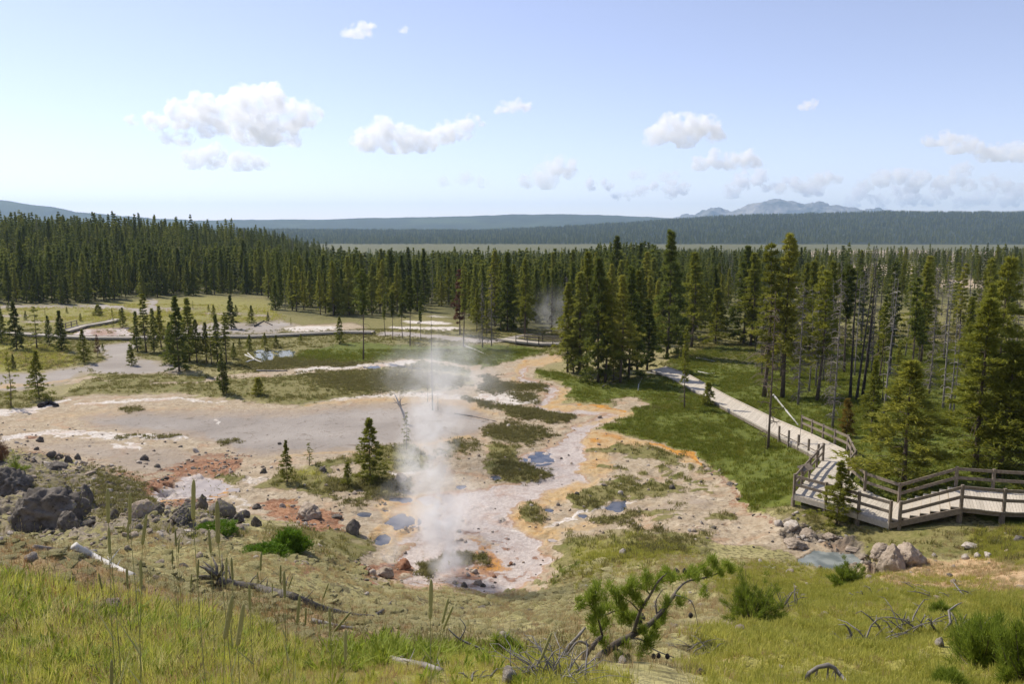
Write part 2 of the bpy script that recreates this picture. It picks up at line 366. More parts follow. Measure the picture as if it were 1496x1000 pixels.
# vegetation by the little pines
poly('olive', [(372,716),(400,700),(425,686),(450,690),(470,676),(530,668),(560,655),(600,650),(625,670),(622,690),(600,696),(610,712),(580,722),(540,735),(500,735),(450,726),(420,716)], 4, 1)
poly('ygreen', [(420,690),(460,682),(470,692),(450,705),(420,704)], 5, .6)
poly('moss', [(490,712),(560,700),(600,702),(600,718),(560,735),(520,738),(480,728)], 5, .8)
poly('crust', [(478,686),(520,676),(530,692),(500,700),(480,698)], 3, 1, ['olive', 'moss'])
poly('white', [(560,690),(600,688),(618,694),(580,698)], 3, .7, ['olive'])
poly('crust', [(483,722),(520,717),(535,728),(510,733),(490,730)], 3, 1, ['olive', 'moss'])
poly('olive', [(303,706),(325,698),(352,702),(350,711),(320,713)], 3, 1)
poly('olive', [(372,712),(410,708),(420,720),(380,716)], 3, .8)
# main pots and the pale channel
poly('wet', [(838,638),(862,655),(848,690),(850,708),(800,724),(760,738),(744,756),(762,772),(786,790),(806,825),(792,850),(740,863),(690,864),(640,858),(600,855),(592,800),(566,775),(584,742),(622,727),(690,716),(760,706),(772,692),(764,668),(800,655)], 5, 1)
stroke('wet', [(815,522),(775,534),(750,545),(757,556),(787,563),(806,572),(796,586),(789,598),(815,604),(870,604),(905,604),(868,618),(846,632),(825,650)], [5,7,8,9,10,11,11,11,9,7,6,12,17,24], 4, .9)
stroke('ochre', [(815,524),(790,530),(760,534),(742,545),(745,557),(780,570)], [9,10,9,5,5,4], 4, .9)
stroke('ochre', [(818,570),(824,585),(800,597),(830,596),(880,600),(930,605),(880,614),(850,624)], [9,12,9,8,9,6,5,4], 4, .9)
stroke('orange', [(850,592),(870,594),(912,599)], [2,4,3], 2, .8)
poly('ochre', [(846,640),(880,652),(900,690),(870,700),(845,690),(862,660)], 5, .8)
poly('ochre', [(752,770),(748,752),(770,740),(830,706),(890,694),(850,716),(832,735),(800,742),(800,768),(830,772),(905,762),(870,776),(832,778),(800,800),(785,788)], 5, .85)
poly('ochre', [(545,738),(600,723),(650,735),(612,756),(605,775),(575,800),(552,800),(540,780),(560,765),(550,750)], 5, .95)
stroke('orange', [(560,742),(600,738),(625,742)], [3,5,3], 3, .6)
poly('ochre', [(845,648),(862,631),(897,634),(955,648),(1010,668),(1026,683),(1008,678),(960,660),(905,652),(862,657)], 3, .95, ['green', 'olive']); poly('orange', [(858,640),(868,632),(897,635),(930,645),(905,648),(870,652)], 4, .62)
poly('wet', [(858,634),(890,642),(935,652),(930,655),(890,648)], 3, .7, ['orange'])
stroke('orange', [(955,650),(990,660),(1012,670),(1026,684)], [4,5,5,4], 2, 1, ['green'])
stroke('rust', [(1026,684),(1050,698),(1070,715),(1072,735),(1100,755),(1160,775)], [8,10,13,14,10,8], 5, .5)
poly('orange', [(676,786),(715,796),(745,832),(708,842),(650,846),(690,830),(706,814)], 8, .72)
poly('rust', [(625,815),(660,790),(715,792),(752,838),(710,858),(640,858)], 10, .42)
stroke('rust', [(700,845),(740,838),(770,842)], [6,9,4], 5, .6); stroke('rust', [(690,770),(720,775),(750,800),(770,825)], [3,5,5,3], 5, .45)
for a in ((770,835,10,4),(790,842,8,3),(757,815,9,3),(725,790,10,3),(745,800,8,3),(690,775,14,3),(783,815,7,2.5)): blob('rust', *a, amt=.55)
for a in ((640,770,16,4),(662,788,14,4),(600,775,12,3),(730,760,14,3),(790,700,14,2.5),(820,668,9,3),(835,680,8,2),(812,690,10,2),(845,655,8,2.5),(700,745,16,3)): blob('rock', *a, amt=.42)
poly('rust', [(735,830),(700,852),(660,850),(668,842),(710,838)], 5, .75)
poly('ochre', [(660,785),(690,780),(720,790),(735,815),(715,800)], 6, .6)
poly('rust', [(524,826),(560,828),(600,815),(606,842),(560,850),(535,848)], 4, .9)
poly('dirt', [(690,862),(740,855),(800,848),(808,836),(790,862)], 4, .5)
# islands of sedge
poly('moss', [(700,563),(745,561),(797,566),(795,572),(760,571),(720,575),(700,572)], 3)
poly('moss', [(708,551),(722,552),(722,562),(708,562)], 3)
poly('white', [(700,575),(760,570),(785,576),(782,592),(740,594),(700,588)], 4, .8)
poly('moss', [(735,573),(782,575),(784,592),(765,588),(750,578)], 4, .6)
poly('moss', [(672,584),(722,592),(750,597),(800,604),(835,611),(827,621),(790,617),(746,611),(740,601),(700,594)], 3)
poly('olive', [(790,611),(835,611),(827,621),(800,620)], 3, .8)
poly('moss', [(706,628),(745,619),(790,630),(808,638),(792,646),(768,651),(740,648),(714,640)], 4, .8)
blob('white', 770, 640, 18, 5, .6)
poly('olive', [(709,652),(755,655),(757,668),(776,681),(800,690),(790,701),(742,706),(708,696),(716,675)], 3)
poly('moss', [(745,672),(775,682),(800,690),(788,701),(745,705),(715,696)], 4, .8)
poly('olive', [(640,645),(690,640),(705,660),(660,672),(640,668)], 5, .5); poly('moss', [(660,650),(690,645),(700,655),(675,662)], 4, .6)
poly('olive', [(857,661),(900,652),(950,655),(996,670),(985,680),(930,668),(880,664)], 3)
poly('olive', [(828,732),(858,712),(930,708),(1010,715),(1006,724),(950,728),(895,735),(872,752),(845,748)], 3)
poly('moss', [(840,738),(880,735),(870,750),(848,747)], 4, .6)
poly('olive', [(760,748),(782,740),(797,748),(792,766),(770,761)], 3); poly('moss', [(765,750),(792,748),(790,764)], 3, .7)
poly('olive', [(855,762),(900,753),(960,745),(1005,747),(990,757),(930,763),(870,769)], 4, .9)
poly('moss', [(855,762),(940,752),(945,760),(870,769)], 4, .7); poly('moss', [(910,775),(970,772),(975,779),(920,782)], 3, .8)
poly('olive', [(1035,757),(1065,752),(1075,760),(1045,764)], 3, .9); poly('olive', [(990,785),(1030,778),(1046,790),(1010,795)], 4, .8)
stroke('white', [(750,775),(790,772),(840,755),(880,748),(930,735)], [4,6,7,6,5], 3, .85)
poly('white', [(890,700),(960,700),(1040,715),(1060,740),(1020,740),(960,712)], 9, .3)
poly('mud', [(905,742),(960,740),(1010,728),(1050,740),(1000,745),(940,750)], 5, .5)
poly('rust', [(960,770),(1050,765),(1100,780),(1060,790),(980,785)], 8, .35)
rs = np.random.default_rng(3)
for i in range(46):
    t = rs.random(); blob('olive', 885+165*rs.random(), 672+40*rs.random()+t*20, 3+7*rs.random(), 1.6+2.2*rs.random(), .9)
poly('moss', [(600,838),(622,822),(660,812),(700,810),(708,818),(690,828),(640,838)], 4, 1)
poly('rock', [(1150,758),(1200,775),(1260,800),(1290,830),(1265,846),(1240,820),(1190,800),(1140,790)], 5, .7)
# slope: dry moss, reddish grass, lush grass
poly('olive', [(812,800),(838,782),(880,788),(960,782),(1040,800),(1010,815),(900,835),(840,852),(805,858),(822,832)], 4, 1, ['crust'])
poly('ygreen', [(835,800),(880,790),(960,795),(1010,815),(900,838),(840,850)], 8, .55)
poly('green', [(800,845),(826,824),(840,828),(815,850)], 4, .9)
poly('moss', [(930,800),(1000,800),(1000,822),(950,826)], 6, .7)
poly('olive', [(525,790),(545,800),(535,825),(450,825),(380,800),(390,770),(440,772),(510,778)], 5, .9)
poly('olive', [(1100,740),(1165,745),(1250,775),(1320,765),(1420,768),(1496,770),(1700,770),(1700,830),(1496,822),(1410,815),(1330,820),(1290,812),(1240,795),(1150,760)], 5, .9, ['green'])
poly('ygreen', [(1420,790),(1500,770),(1700,770),(1700,840),(1500,822),(1440,825)], 6, .8)
for a in ((1420,800,16,4),(1410,812,10,4),(1440,812,12,4),(1385,800,12,3),(1455,795,12,3),(1315,790,12,3)): blob('white', *a)
poly('dirt', [(1262,850),(1330,823),(1420,818),(1500,828),(1700,830),(1700,890),(1500,882),(1420,866),(1330,860)], 6, .9)
poly('ygreen', [(1040,850),(1100,835),(1200,838),(1290,862),(1420,868),(1500,885),(1800,890),(1800,1100),(1000,1100),(1010,960),(1060,930),(1130,905),(1080,890)], 14, .9)
poly('dirt', [(1000,960),(1080,920),(1130,960),(1060,1010),(1000,1000)], 14, .45)
poly('redgrass', [(-300,780),(60,800),(120,825),(200,850),(300,870),(480,890),(600,925),(560,950),(480,950),(350,930),(180,910),(60,880),(-300,845)], 12, .85, None, 1)
poly('ygreen', [(-400,840),(30,868),(110,895),(230,915),(330,935),(430,962),(520,955),(620,950),(720,945),(800,975),(900,1000),(900,1150),(-400,1150)], 12, 1, None, 1)
poly('moss', [(430,830),(520,850),(640,868),(800,870),(900,870),(860,905),(760,925),(650,905),(520,880),(420,850),(350,810)], 14, .5, None, 1)
# rough stony ground on the left knoll
poly('rock', [(-300,655),(40,660),(110,675),(200,710),(230,742),(300,752),(350,762),(360,790),(250,800),(180,790),(120,810),(-300,790)], 8, .55)
poly('moss', [(130,690),(200,705),(222,742),(190,770),(140,750)], 9, .6); poly('olive', [(150,760),(300,765),(370,790),(300,800),(170,790)], 9, .7, None, 0)
poly('olive', [(40,690),(110,690),(140,715),(100,740),(40,720)], 8, .7); poly('olive', [(130,700),(190,705),(215,745),(170,770),(140,740)], 8, .6)
poly('rust', [(-50,660),(60,655),(110,668),(60,680)], 6, .5)
poly('rust', [(400,826),(480,830),(500,836),(430,838)], 4, .7)

VEG = np.maximum.reduce([MK['olive'], MK['green'], MK['moss'], MK['ygreen']])
WETM = MK['wet']
near = 1-sstep(30, 36, Y)
amp = .35*near+.06
Z = BZ.copy()
Z += (fbm(X*.55, Y*.55, 4, 31)-.5)*(.55*near+.10)*sstep(2, 8, Y)
Z += (fbm(X*2.3, Y*2.3, 3, 32)-.5)*(.24*near+.05*VEG)*sstep(3, 8, Y)
Z += MK['rock']*((fbm(X*.8, Y*.8, 4, 33)-.45)*1.6+(fbm(X*2.6, Y*2.6, 3, 34)-.5)*.8)*sstep(8, 14, Y)
Z += VEG*(1-near)*.16*(1-sstep(110, 150, Y))-WETM*.05-MK['orange']*.02
# raised, cracked rims on the crust
Z += MK['crust']*(1-VEG)*(1-MK['mud'])*(1-WETM)*(np.abs(fbm(X*1.1, Y*1.1, 4, 35)-.5)*.32+(fbm(X*3, Y*3, 3, 36)-.5)*.12)*(1-near)
POOLS = [ # x, y, half width, half height (photo px), kind, label
 (583,763,25,9,'blue','large round blue grey spring left of the steam'),(582,731,22,4.5,'blue','long narrow blue pool above the round spring'),(559,789,11,8,'blue','small teal pool at the foot of the mossy bank'),
 (533,753,9,3,'blue','little blue pool left of the round spring'),(563,747,5,2,'blue','tiny blue puddle between the two left pools'),(626,731,18,6.5,'milk','milky grey pot behind the steam, left one'),(656,729,10,6,'milk','milky grey pot behind the steam, right one'),
 (664,756,15,5,'milk','dim mud pot inside the steam'),(788,671,18,8,'blue','blue pool in the pale lavender channel'),(724,699,9,3.5,'blue','small dark blue pool beside the sedge island'),(675,712,9,3,'blue','narrow blue pool at the steam edge'),
 (902,741,15,8,'blue','clear blue pool under the long sedge island'),(804,747,7,3.2,'blue','round little pool in the ochre patch'),(851,755,6,2.4,'blue','tiny round pool on the white runnel'),(1202,818,44,12,'grey','grey blue spring under the rock ledge at right'),
 (388,520,16,8,'clear','reflecting pond left half by the marsh logs'),(415,517,13,6,'clear','bright reflecting pond by the green marsh'),(545,537,11,2,'blue','blue sliver of water on the white strip'),(300,716,38,11,'milk','milky pool in the rust coloured ground'),
 (808,790,6,2,'milk','small milky puddle')]
POOL_W = []
for (px_, py_, rx_, ry_, kd_, lb_) in POOLS:
    r = np.hypot((PX-px_)/rx_, (PY-py_)/ry_)*(1+.75*(fbm(X*.9, Y*.9, 3, int(px_))-.5)*2)
    u_, s_ = ray(px_, py_); z0 = float(np.mean(BZ[r < 1.0])) if (r < 1).any() else 0.0; wz = z0-.02
    zz_ = wz-.16*(1-np.minimum(r, 1)**2)-.02; lip = wz+.06
    Z = np.where(r < 1, zz_, np.where(r < 1.6, Z+(lip-Z)*(1-sstep(1.0, 1.6, r)), Z))
    for k_ in LAYERS:
        if k_ in ('olive', 'moss', 'green', 'ygreen'): MK[k_] *= np.where(r < 1.05, 0, 1)
    POOL_W.append((px_, py_, rx_, ry_, kd_, lb_, wz))
GZ = Z
def ground(x, y):
    x = np.asarray(x, float); y = np.asarray(y, float)
    fi = np.interp(y, GY, np.arange(NR)); fj = np.interp(x/y, GU, np.arange(NC)); return bil(GZ, fi, fj)
def P(px, py, lift=0.0, far=True):
    """point of the ground seen at a photo pixel (first hit along the sight line)"""
    u, s = ray(px, py); y = np.exp(np.linspace(math.log(2.5), math.log(3000), 900))
    g = ground(float(u)*y, y); r = ZC+y*float(s); k = np.argmax(r < g)
    if not (r < g).any(): k = len(y)-1
    k = max(k, 1); a = r[k-1]-g[k-1]; b = g[k]-r[k]; t = a/(a+b+1e-9); yy = y[k-1]*(1-t)+y[k]*t
    return Vector((float(u)*yy, yy, float(ground(float(u)*yy, yy))+lift))
def PZ(px, py, z):
    u, s = ray(px, py); y = (z-ZC)/float(s); return Vector((float(u)*y, y, z))
def PD(px, py, y):
    u, s = ray(px, py); return Vector((float(u)*y, y, ZC+y*float(s)))
MKI = lambda k, x, y: bil(MK[k], np.interp(y, GY, np.arange(NR)), np.interp(np.asarray(x)/y, GU, np.arange(NC)))
idx = np.arange(NR*NC).reshape(NR, NC)
quads = np.stack([idx[:-1, :-1], idx[:-1, 1:], idx[1:, 1:], idx[1:, :-1]], -1).reshape(-1, 4)

# ---------------------------------------------------------------- ground material
g = NT('ground'); co = g.co()
for i in range(0, 15, 3): pass
nA = g.noise(0.9, 6, .62); nB = g.noise(5.0, 5, .6); nC = g.noise(0.13, 4, .5); nF = g.noise(22, 3, .6)
edge = g.math('ADD', g.math('MULTIPLY', g.math('SUBTRACT', nA, .5), .75), g.math('MULTIPLY', g.math('SUBTRACT', nB, .5), .75))
def two(c0, c1, n, lo=.36, hi=.64): return g.ramp(n, lo, hi, c0, c1)
PAL = {
 'crust': [two((.335,.26,.17), (.49,.41,.295), nA), nB, (.24,.18,.11)],
 'mud': [two((.275,.243,.212), (.375,.338,.30), nC), nB, (.32,.28,.24)],
 'wet': [two((.40,.34,.30), (.56,.495,.445), nB), nA, (.36,.275,.235)],
 'white': [two((.52,.46,.40), (.70,.66,.60), nB), nA, (.44,.37,.30)],
 'ochre': [two((.44,.29,.125), (.52,.39,.22), nB), nA, (.45,.24,.07)],
 'orange': [two((.44,.19,.03), (.58,.31,.06), nB), nA, (.34,.16,.05)],
 'rust': [two((.22,.095,.045), (.38,.215,.125), nB, .42, .58), nA, (.12,.06,.035)],
 'moss': [two((.12,.108,.04), (.20,.178,.07), nB), nA, (.13,.13,.04)],
 'olive': [two((.15,.135,.045), (.25,.22,.085), nB), nA, (.13,.14,.03)],
 'green': [two((.085,.105,.014), (.145,.165,.024), nA), nB, (.07,.085,.013)],
 'ygreen': [two((.21,.20,.045), (.33,.30,.08), nA), nB, (.13,.13,.03)],
 'redgrass': [two((.24,.16,.085), (.36,.27,.13), nB), nA, (.22,.20,.08)],
 'dirt': [two((.42,.27,.14), (.52,.38,.22), nB), nA, (.33,.22,.11)],
 'forest': [two((.075,.075,.025), (.16,.15,.05), nC), nB, (.10,.09,.04)],
 'rock': [two((.15,.125,.09), (.30,.25,.19), nA), nB, (.10,.085,.06)],
}
c = g.mix(g.ramp(nA, .35, .65), (.27,.245,.095), (.41,.36,.17))
c = g.mix(g.ramp(nB, .48, .62), c, (.115,.10,.042)); c = g.mix(g.ramp(nC, .50, .62), c, g.mix(nB, (.20,.175,.075), (.36,.30,.17)))
atts = []
for i in range(0, 15, 3):
    a = g.n('ShaderNodeAttribute', attribute_name='m%d' % (i//3)); sp = g.n('ShaderNodeSeparateColor'); g.l(a.outputs['Color'], sp.inputs[0]); atts += list(sp.outputs)[:3]
EK = {'mud': .35, 'wet': .55, 'orange': .8, 'green': .7, 'olive': 1.0, 'moss': 1.25, 'white': 1.2, 'rock': 1.2, 'crust': .9, 'rust': 1.3, 'redgrass': 1.3}
wetness = None
RIM = {'wet': (3.0, (.34,.20,.11)), 'crust': (2.2, (.20,.15,.10)), 'moss': (2.2, (.09,.07,.05)), 'olive': (1.8, (.12,.09,.05)), 'mud': (1.2, (.30,.22,.15)), 'green': (2.0, (.14,.11,.04)), 'rust': (2.0, (.18,.09,.05)), 'orange': (1.5, (.30,.13,.04))}
for i, k in enumerate(LAYERS):
    hi = {'mud': .85, 'wet': .75, 'ochre': .8, 'ygreen': .8, 'forest': .8}.get(k, .62)
    f = g.ramp(g.math('ADD', atts[i], g.math('MULTIPLY', edge, EK.get(k, .9))), 1-hi, hi)
    f = g.math('MULTIPLY', f, g.ramp(atts[i], .02, .15))
    base, n3, c3 = PAL[k]
    lc = g.mix(g.ramp(n3, .50, .72), base, c3)
    c = g.mix(f, c, lc)
    if k in RIM: c = g.mix(g.math('MULTIPLY', g.math('MULTIPLY', f, g.math('SUBTRACT', 1.0, f)), RIM[k][0]), c, RIM[k][1])
    if k == 'wet': wetness = f
    elif k in ('moss', 'olive', 'green', 'rock', 'ygreen', 'forest', 'white'): wetness = g.math('MULTIPLY', wetness, g.math('SUBTRACT', 1.0, f))
# mineral stains drifting over the crust
st = g.noise(.33, 5, .62, dist=.8); c = g.mix(g.math('MULTIPLY', g.math('MULTIPLY', g.ramp(st, .53, .66), .42), g.math('MULTIPLY', atts[0], g.math('SUBTRACT', 1.0, g.math('MAXIMUM', atts[1], g.math('MAXIMUM', atts[7], g.math('MAXIMUM', atts[8], atts[9]))), True))), c, (.40,.215,.11))
# drying cracks in the bare crust
vo_ = g.n('ShaderNodeTexVoronoi', feature='DISTANCE_TO_EDGE'); vo_.inputs['Scale'].default_value = .75; wv = g.n('ShaderNodeVectorMath', operation='MULTIPLY_ADD'); wn = g.n('ShaderNodeTexNoise'); wn.inputs['Scale'].default_value = 1.5; wn.inputs['Detail'].default_value = 4; g.l(co, wn.inputs['Vector']); g.l(wn.outputs['Color'], wv.inputs[0]); wv.inputs[1].default_value = (1.6, 1.6, 0); g.l(co, wv.inputs[2]); g.l(wv.outputs[0], vo_.inputs['Vector'])
crk = g.math('MULTIPLY', g.ramp(vo_.outputs['Distance'], .012, .05, (1, 1, 1), (0, 0, 0)), g.ramp(nA, .48, .60)); crk = g.math('MULTIPLY', crk, g.math('MULTIPLY', atts[0], g.math('SUBTRACT', 1.0, g.math('MAXIMUM', atts[2], g.math('MAXIMUM', atts[7], g.math('MAXIMUM', atts[8], atts[9]))), True)))
c = g.mix(g.math('MULTIPLY', crk, .6), c, (.13,.095,.06))
# pebbles and grime on everything
c = g.mix(g.math('MULTIPLY', g.ramp(nF, .60, .74), .45), c, (.09,.075,.055))
g.col(c)
rgh = g.math('SUBTRACT', .9, g.math('MULTIPLY', wetness, .38)); g.l(rgh, g.b.inputs['Roughness'])
hb = g.math('ADD', nB, g.math('MULTIPLY', nF, .5)); hb = g.math('ADD', hb, g.math('MULTIPLY', nA, 1.2)); g.bump(hb, .75, .11)
# the sheet goes on beside and behind the viewer
EX = np.array([1.5, 3, 5, 8, 13, 21, 34, 60]); EYB = np.array([-14, -9, -5.5, -3, -1.2, .1]); pc, pr_ = len(EX), len(EYB)
def padded(A): return np.pad(A, ((pr_, 0), (pc, pc)), mode='edge')
XE, YE, ZE = padded(X), padded(Y), padded(Z); YE[:pr_] = EYB[:, None]; ZE[:pr_] += (1.1-EYB[:, None])*.06
XE[:, :pc] = XE[:, pc:pc+1]-EX[::-1][None, :]; XE[:, -pc:] = XE[:, -pc-1:-pc]+EX[None, :]
ZE[pr_:, :pc] += (fbm(XE[pr_:, :pc]*.5, YE[pr_:, :pc]*.5, 3, 61)-.5)*.4; ZE[pr_:, -pc:] += (fbm(XE[pr_:, -pc:]*.5, YE[pr_:, -pc:]*.5, 3, 62)-.5)*.4
ER, EC = XE.shape; idx = np.arange(ER*EC).reshape(ER, EC)
quads = np.stack([idx[:-1, :-1], idx[:-1, 1:], idx[1:, 1:], idx[1:, :-1]], -1).reshape(-1, 4)
gm = mesh_np('ground', np.stack([XE, YE, ZE], -1).reshape(-1, 3), quads, [g.m], True)
for i in range(0, 15, 3):
    at = gm.attributes.new('m%d' % (i//3), 'FLOAT_COLOR', 'POINT')
    dat = np.ones((ER*EC, 4), np.float32)
    for j in range(3): dat[:, j] = padded(MK[LAYERS[i+j]]).ravel()
    at.data.foreach_set('color', dat.ravel())
tag(obj('ground', gm), kind='structure')
# ---------------------------------------------------------------- far ridges, mountain, air
def ridge(name, prof, D0, D1, D2, mat, treeh=0, amp=.1, zfoot=-34, rows=26, cols=420, seed=0, bumps=0.0):
    pr = np.array(prof, float); u = np.linspace(ray(pr[0, 0], 320)[0], ray(pr[-1, 0], 320)[0], cols)
    pu = np.array([float(ray(a, b)[0]) for a, b in prof]); ps = np.array([float(ray(a, b)[1]) for a, b in prof])
    s = np.interp(u, pu, ps); crest = ZC+D1*s-treeh
    t = np.linspace(0, 1, rows); yy = np.where(t < .75, D0+(D1-D0)*t/.75, D1+(D2-D1)*(t-.75)/.25)
    h = np.where(t < .75, sstep(-.05, 1.0, t/.75)**.9, 1-.9*((t-.75)/.25)**1.5)
    Ug, Yg = np.meshgrid(u, yy); Xg = Ug*Yg
    n = fbm(Xg/(D1*.05), Yg/(D1*.05), 5, seed)-.5
    Zg = zfoot+(crest[None, :]-zfoot)*h[:, None]*(1+amp*n*np.sin(np.pi*np.clip(t/.75, 0, 1))[:, None]*2)
    Zg += bumps*(fbm(Xg/(D1*.012), Yg/(D1*.012), 4, seed+5)-.5)*h[:, None]
    Zg[0] = zfoot-2
    ii = np.arange(rows*cols).reshape(rows, cols); q = np.stack([ii[:-1, :-1], ii[:-1, 1:], ii[1:, 1:], ii[1:, :-1]], -1).reshape(-1, 4)
    tag(obj(name, mesh_np(name, np.stack([Xg, Yg, Zg], -1).reshape(-1, 3), q, [mat], True)), kind='structure')
    return lambda x, y: bil(Zg, np.interp(y, yy, np.arange(rows)), np.interp(x/y, u, np.arange(cols)))
def forest_mat(name, a, b, sc_, clear=None):
    m = NT(name); n1 = m.noise(sc_*3, 6, .7); n2 = m.noise(sc_*.25, 5, .6); n3 = m.noise(sc_*14, 3, .7)
    c = m.mix(m.ramp(n1, .35, .65), a, b); c = m.mix(m.ramp(n2, .52, .66), c, tuple(x*1.5 for x in b))
    if clear: c = m.mix(m.ramp(n2, .62, .68), c, clear)
    m.col(c); m.rough(1.0); m.bump(n3, 1.0, 12.0); return m.m
fm1 = forest_mat('ridge_forest', (.022,.034,.016), (.045,.06,.024), .004)
fm2 = forest_mat('near_ridge_forest', (.022,.034,.013), (.05,.062,.022), .01)
mm = NT('mountain_rock'); n1 = mm.noise(.0016, 8, .65); mm.col(mm.mix(mm.ramp(n1, .42, .62), (.07,.075,.06), (.34,.31,.27))); mm.bump(n1, 1, 150)
ridge('mountain', [(960,330),(985,319),(1002,316),(1020,312),(1045,304),(1058,309),(1075,308),(1100,300),(1120,295),(1140,292),(1158,295),(1175,298.5),(1186,296),(1205,299),(1240,305),(1262,308.5),(1284,305.5),(1296,309),(1312,313),(1345,330)], 9600, 11200, 12200, mm.m, 0, .25, rows=44, cols=300, seed=3, bumps=130)
ridge('ridge_far_left', [(-500,270),(-250,280),(-100,286),(0,292),(25,296),(50,300),(75,302),(110,309),(160,314),(220,319),(300,323),(380,332)], 5600, 6800, 8000, fm1, 0, .1, seed=4, bumps=14)
ridge('ridge_far', [(-500,326),(100,326),(300,322),(400,321),(480,321),(530,319),(620,317.5),(700,315.5),(760,313.5),(830,313),(900,315),(980,319),(1050,322),(1200,325),(1700,330),(2100,330)], 5600, 7600, 9000, fm1, 0, .1, seed=5, bumps=14)
rz2 = ridge('ridge_near', [(-600,340),(0,340),(320,338),(450,339),(700,340),(800,336),(850,333),(950,326.5),(1050,320),(1150,317),(1300,313),(1400,313.5),(1496,313.5),(1700,311),(2200,312)], 2500, 4200, 5200, fm2, 0, .12, seed=6, bumps=18, cols=600, rows=40)
hz = bpy.data.materials.new('haze_air'); hz.use_nodes = True; t = hz.node_tree; t.nodes.clear()
vo = t.nodes.new('ShaderNodeVolumePrincipled'); vo.inputs['Color'].default_value = (.52, .73, 1.0, 1); vo.inputs['Density'].default_value = 7e-5
vo.inputs['Anisotropy'].default_value = 0.2
oo = t.nodes.new('ShaderNodeOutputMaterial'); t.links.new(vo.outputs[0], oo.inputs['Volume'])
b = MB(); b.box((0, 8000, (560-40)/2), 46000, 18500, 600)
tag(b.build('haze', hz), 'pale blue summer haze over the wide valley', 'haze', kind='stuff')
# ---------------------------------------------------------------- cumulus clouds, far above the haze
from mathutils import noise as mnoise
def cloud_mat(dens, D=13000.0):
    m = bpy.data.materials.new('cloud_vapour'); m.use_nodes = True; t = m.node_tree; t.nodes.clear(); k = D/FPX
    v = t.nodes.new('ShaderNodeVolumeScatter'); v.inputs['Color'].default_value = (1, 1, 1, 1); v.inputs['Anisotropy'].default_value = 0.3
    tc = t.nodes.new('ShaderNodeTexCoord'); n = t.nodes.new('ShaderNodeTexNoise'); n.inputs['Scale'].default_value = 1/(k*16); n.inputs['Detail'].default_value = 5; n.inputs['Roughness'].default_value = .62
    r = t.nodes.new('ShaderNodeMapRange'); r.inputs[1].default_value = .43; r.inputs[2].default_value = .57; r.inputs[3].default_value = 0.0; r.inputs[4].default_value = dens
    t.links.new(tc.outputs['Object'], n.inputs['Vector']); t.links.new(n.outputs[0], r.inputs[0]); t.links.new(r.outputs[0], v.inputs['Density'])
    o = t.nodes.new('ShaderNodeOutputMaterial'); t.links.new(v.outputs[0], o.inputs['Volume']); return m
CLOUD_M = [cloud_mat(.0095), cloud_mat(.0085), cloud_mat(.004)]
def cloud(lumps, label, D=13000.0, mat=0, rough=.5, seed=0, flat=True, vox=1.7):
    """lumps: photo x, y, radius in photo pixels; built as one billowing body at its own distance"""
    k = D/FPX; bm = bmesh.new(); r_ = random.Random(seed)
    ys = [l[1]+l[2]*.6 for l in lumps]; c0 = PD(sum(l[0] for l in lumps)/len(lumps), sum(l[1] for l in lumps)/len(lumps), D)
    for (x, y, r) in lumps:
        c = PD(x, y, D)-c0; c.y += r_.uniform(-.6, .6)*r*k
        M = Matrix.Translation(c) @ Matrix.Diagonal((1, 1.0, .86, 1)); bmesh.ops.create_icosphere(bm, subdivisions=3, radius=r*k, matrix=M)
        for j in range(7):                                  # smaller billows on the crown of each lump
            a = r_.uniform(0, 6.283); e = r_.uniform(-.15, 1.3); q = r*r_.uniform(.34, .55)
            d = Vector((math.cos(a)*math.cos(e), math.sin(a)*math.cos(e), math.sin(e)*.86))*r*k*.88
            bmesh.ops.create_icosphere(bm, subdivisions=2, radius=q*k, matrix=Matrix.Translation(c+d))
    me = bpy.data.meshes.new('cloud'); bm.to_mesh(me); bm.free()
    o = obj('cloud', me); md = o.modifiers.new('r', 'REMESH'); md.mode = 'VOXEL'; md.voxel_size = vox*k
    dg = bpy.context.evaluated_depsgraph_get(); m2 = bpy.data.meshes.new_from_object(o.evaluated_get(dg)); o.modifiers.clear(); o.data = m2
    n = len(m2.vertices); co_ = np.empty(n*3, np.float32); m2.vertices.foreach_get('co', co_); co_ = co_.reshape(-1, 3)
    no = np.empty(n*3, np.float32); m2.vertices.foreach_get('normal', no); no = no.reshape(-1, 3)
    f = np.array([mnoise.fractal(Vector(p)/(k*13)+Vector((seed*7.1, 0, 0)), .55, 2.2, 4) for p in co_])
    f2 = np.array([mnoise.fractal(Vector(p)/(k*4.5)+Vector((seed*3.1, 5, 0)), .6, 2.2, 3) for p in co_])
    amp_ = rough*k
    co_ = co_+no*((f*6.0+f2*4.5)*amp_)[:, None]
    if flat:
        zb = min((PD(l[0], l[1]+l[2]*.62, D)-c0).z for l in lumps); lo = co_[:, 2] < zb; co_[lo, 2] = zb-(zb-co_[lo, 2])*.25
    m2.vertices.foreach_set('co', co_.ravel()); m2.materials.append(CLOUD_M[mat]); m2.update()
    o.location = c0; tag(o, label, 'cloud', 'white cumulus clouds in the sky'); return o
cloud([(195,178,9),(225,176,16),(262,170,22),(292,162,24),(320,180,22),(345,158,26),(372,148,24),(400,150,24),(420,170,24),(448,170,20),(462,172,9),(300,190,14),(360,190,26),(395,195,24),(240,203,10),(265,205,14),(425,205,14)], 'largest broken white cloud bank at upper left above the wooded hill', seed=1, vox=2.0)
cloud([(285,235,16),(315,232,20),(350,238,18),(380,240,12)], 'soft lower cloud under the largest cloud bank', seed=21, D=15500, mat=1)
cloud([(530,205,18),(560,195,22),(590,205,22),(572,213,16),(620,208,20),(650,195,18),(675,190,18),(693,181,12),(540,215,14)], 'long double humped white cloud left of centre', seed=2)
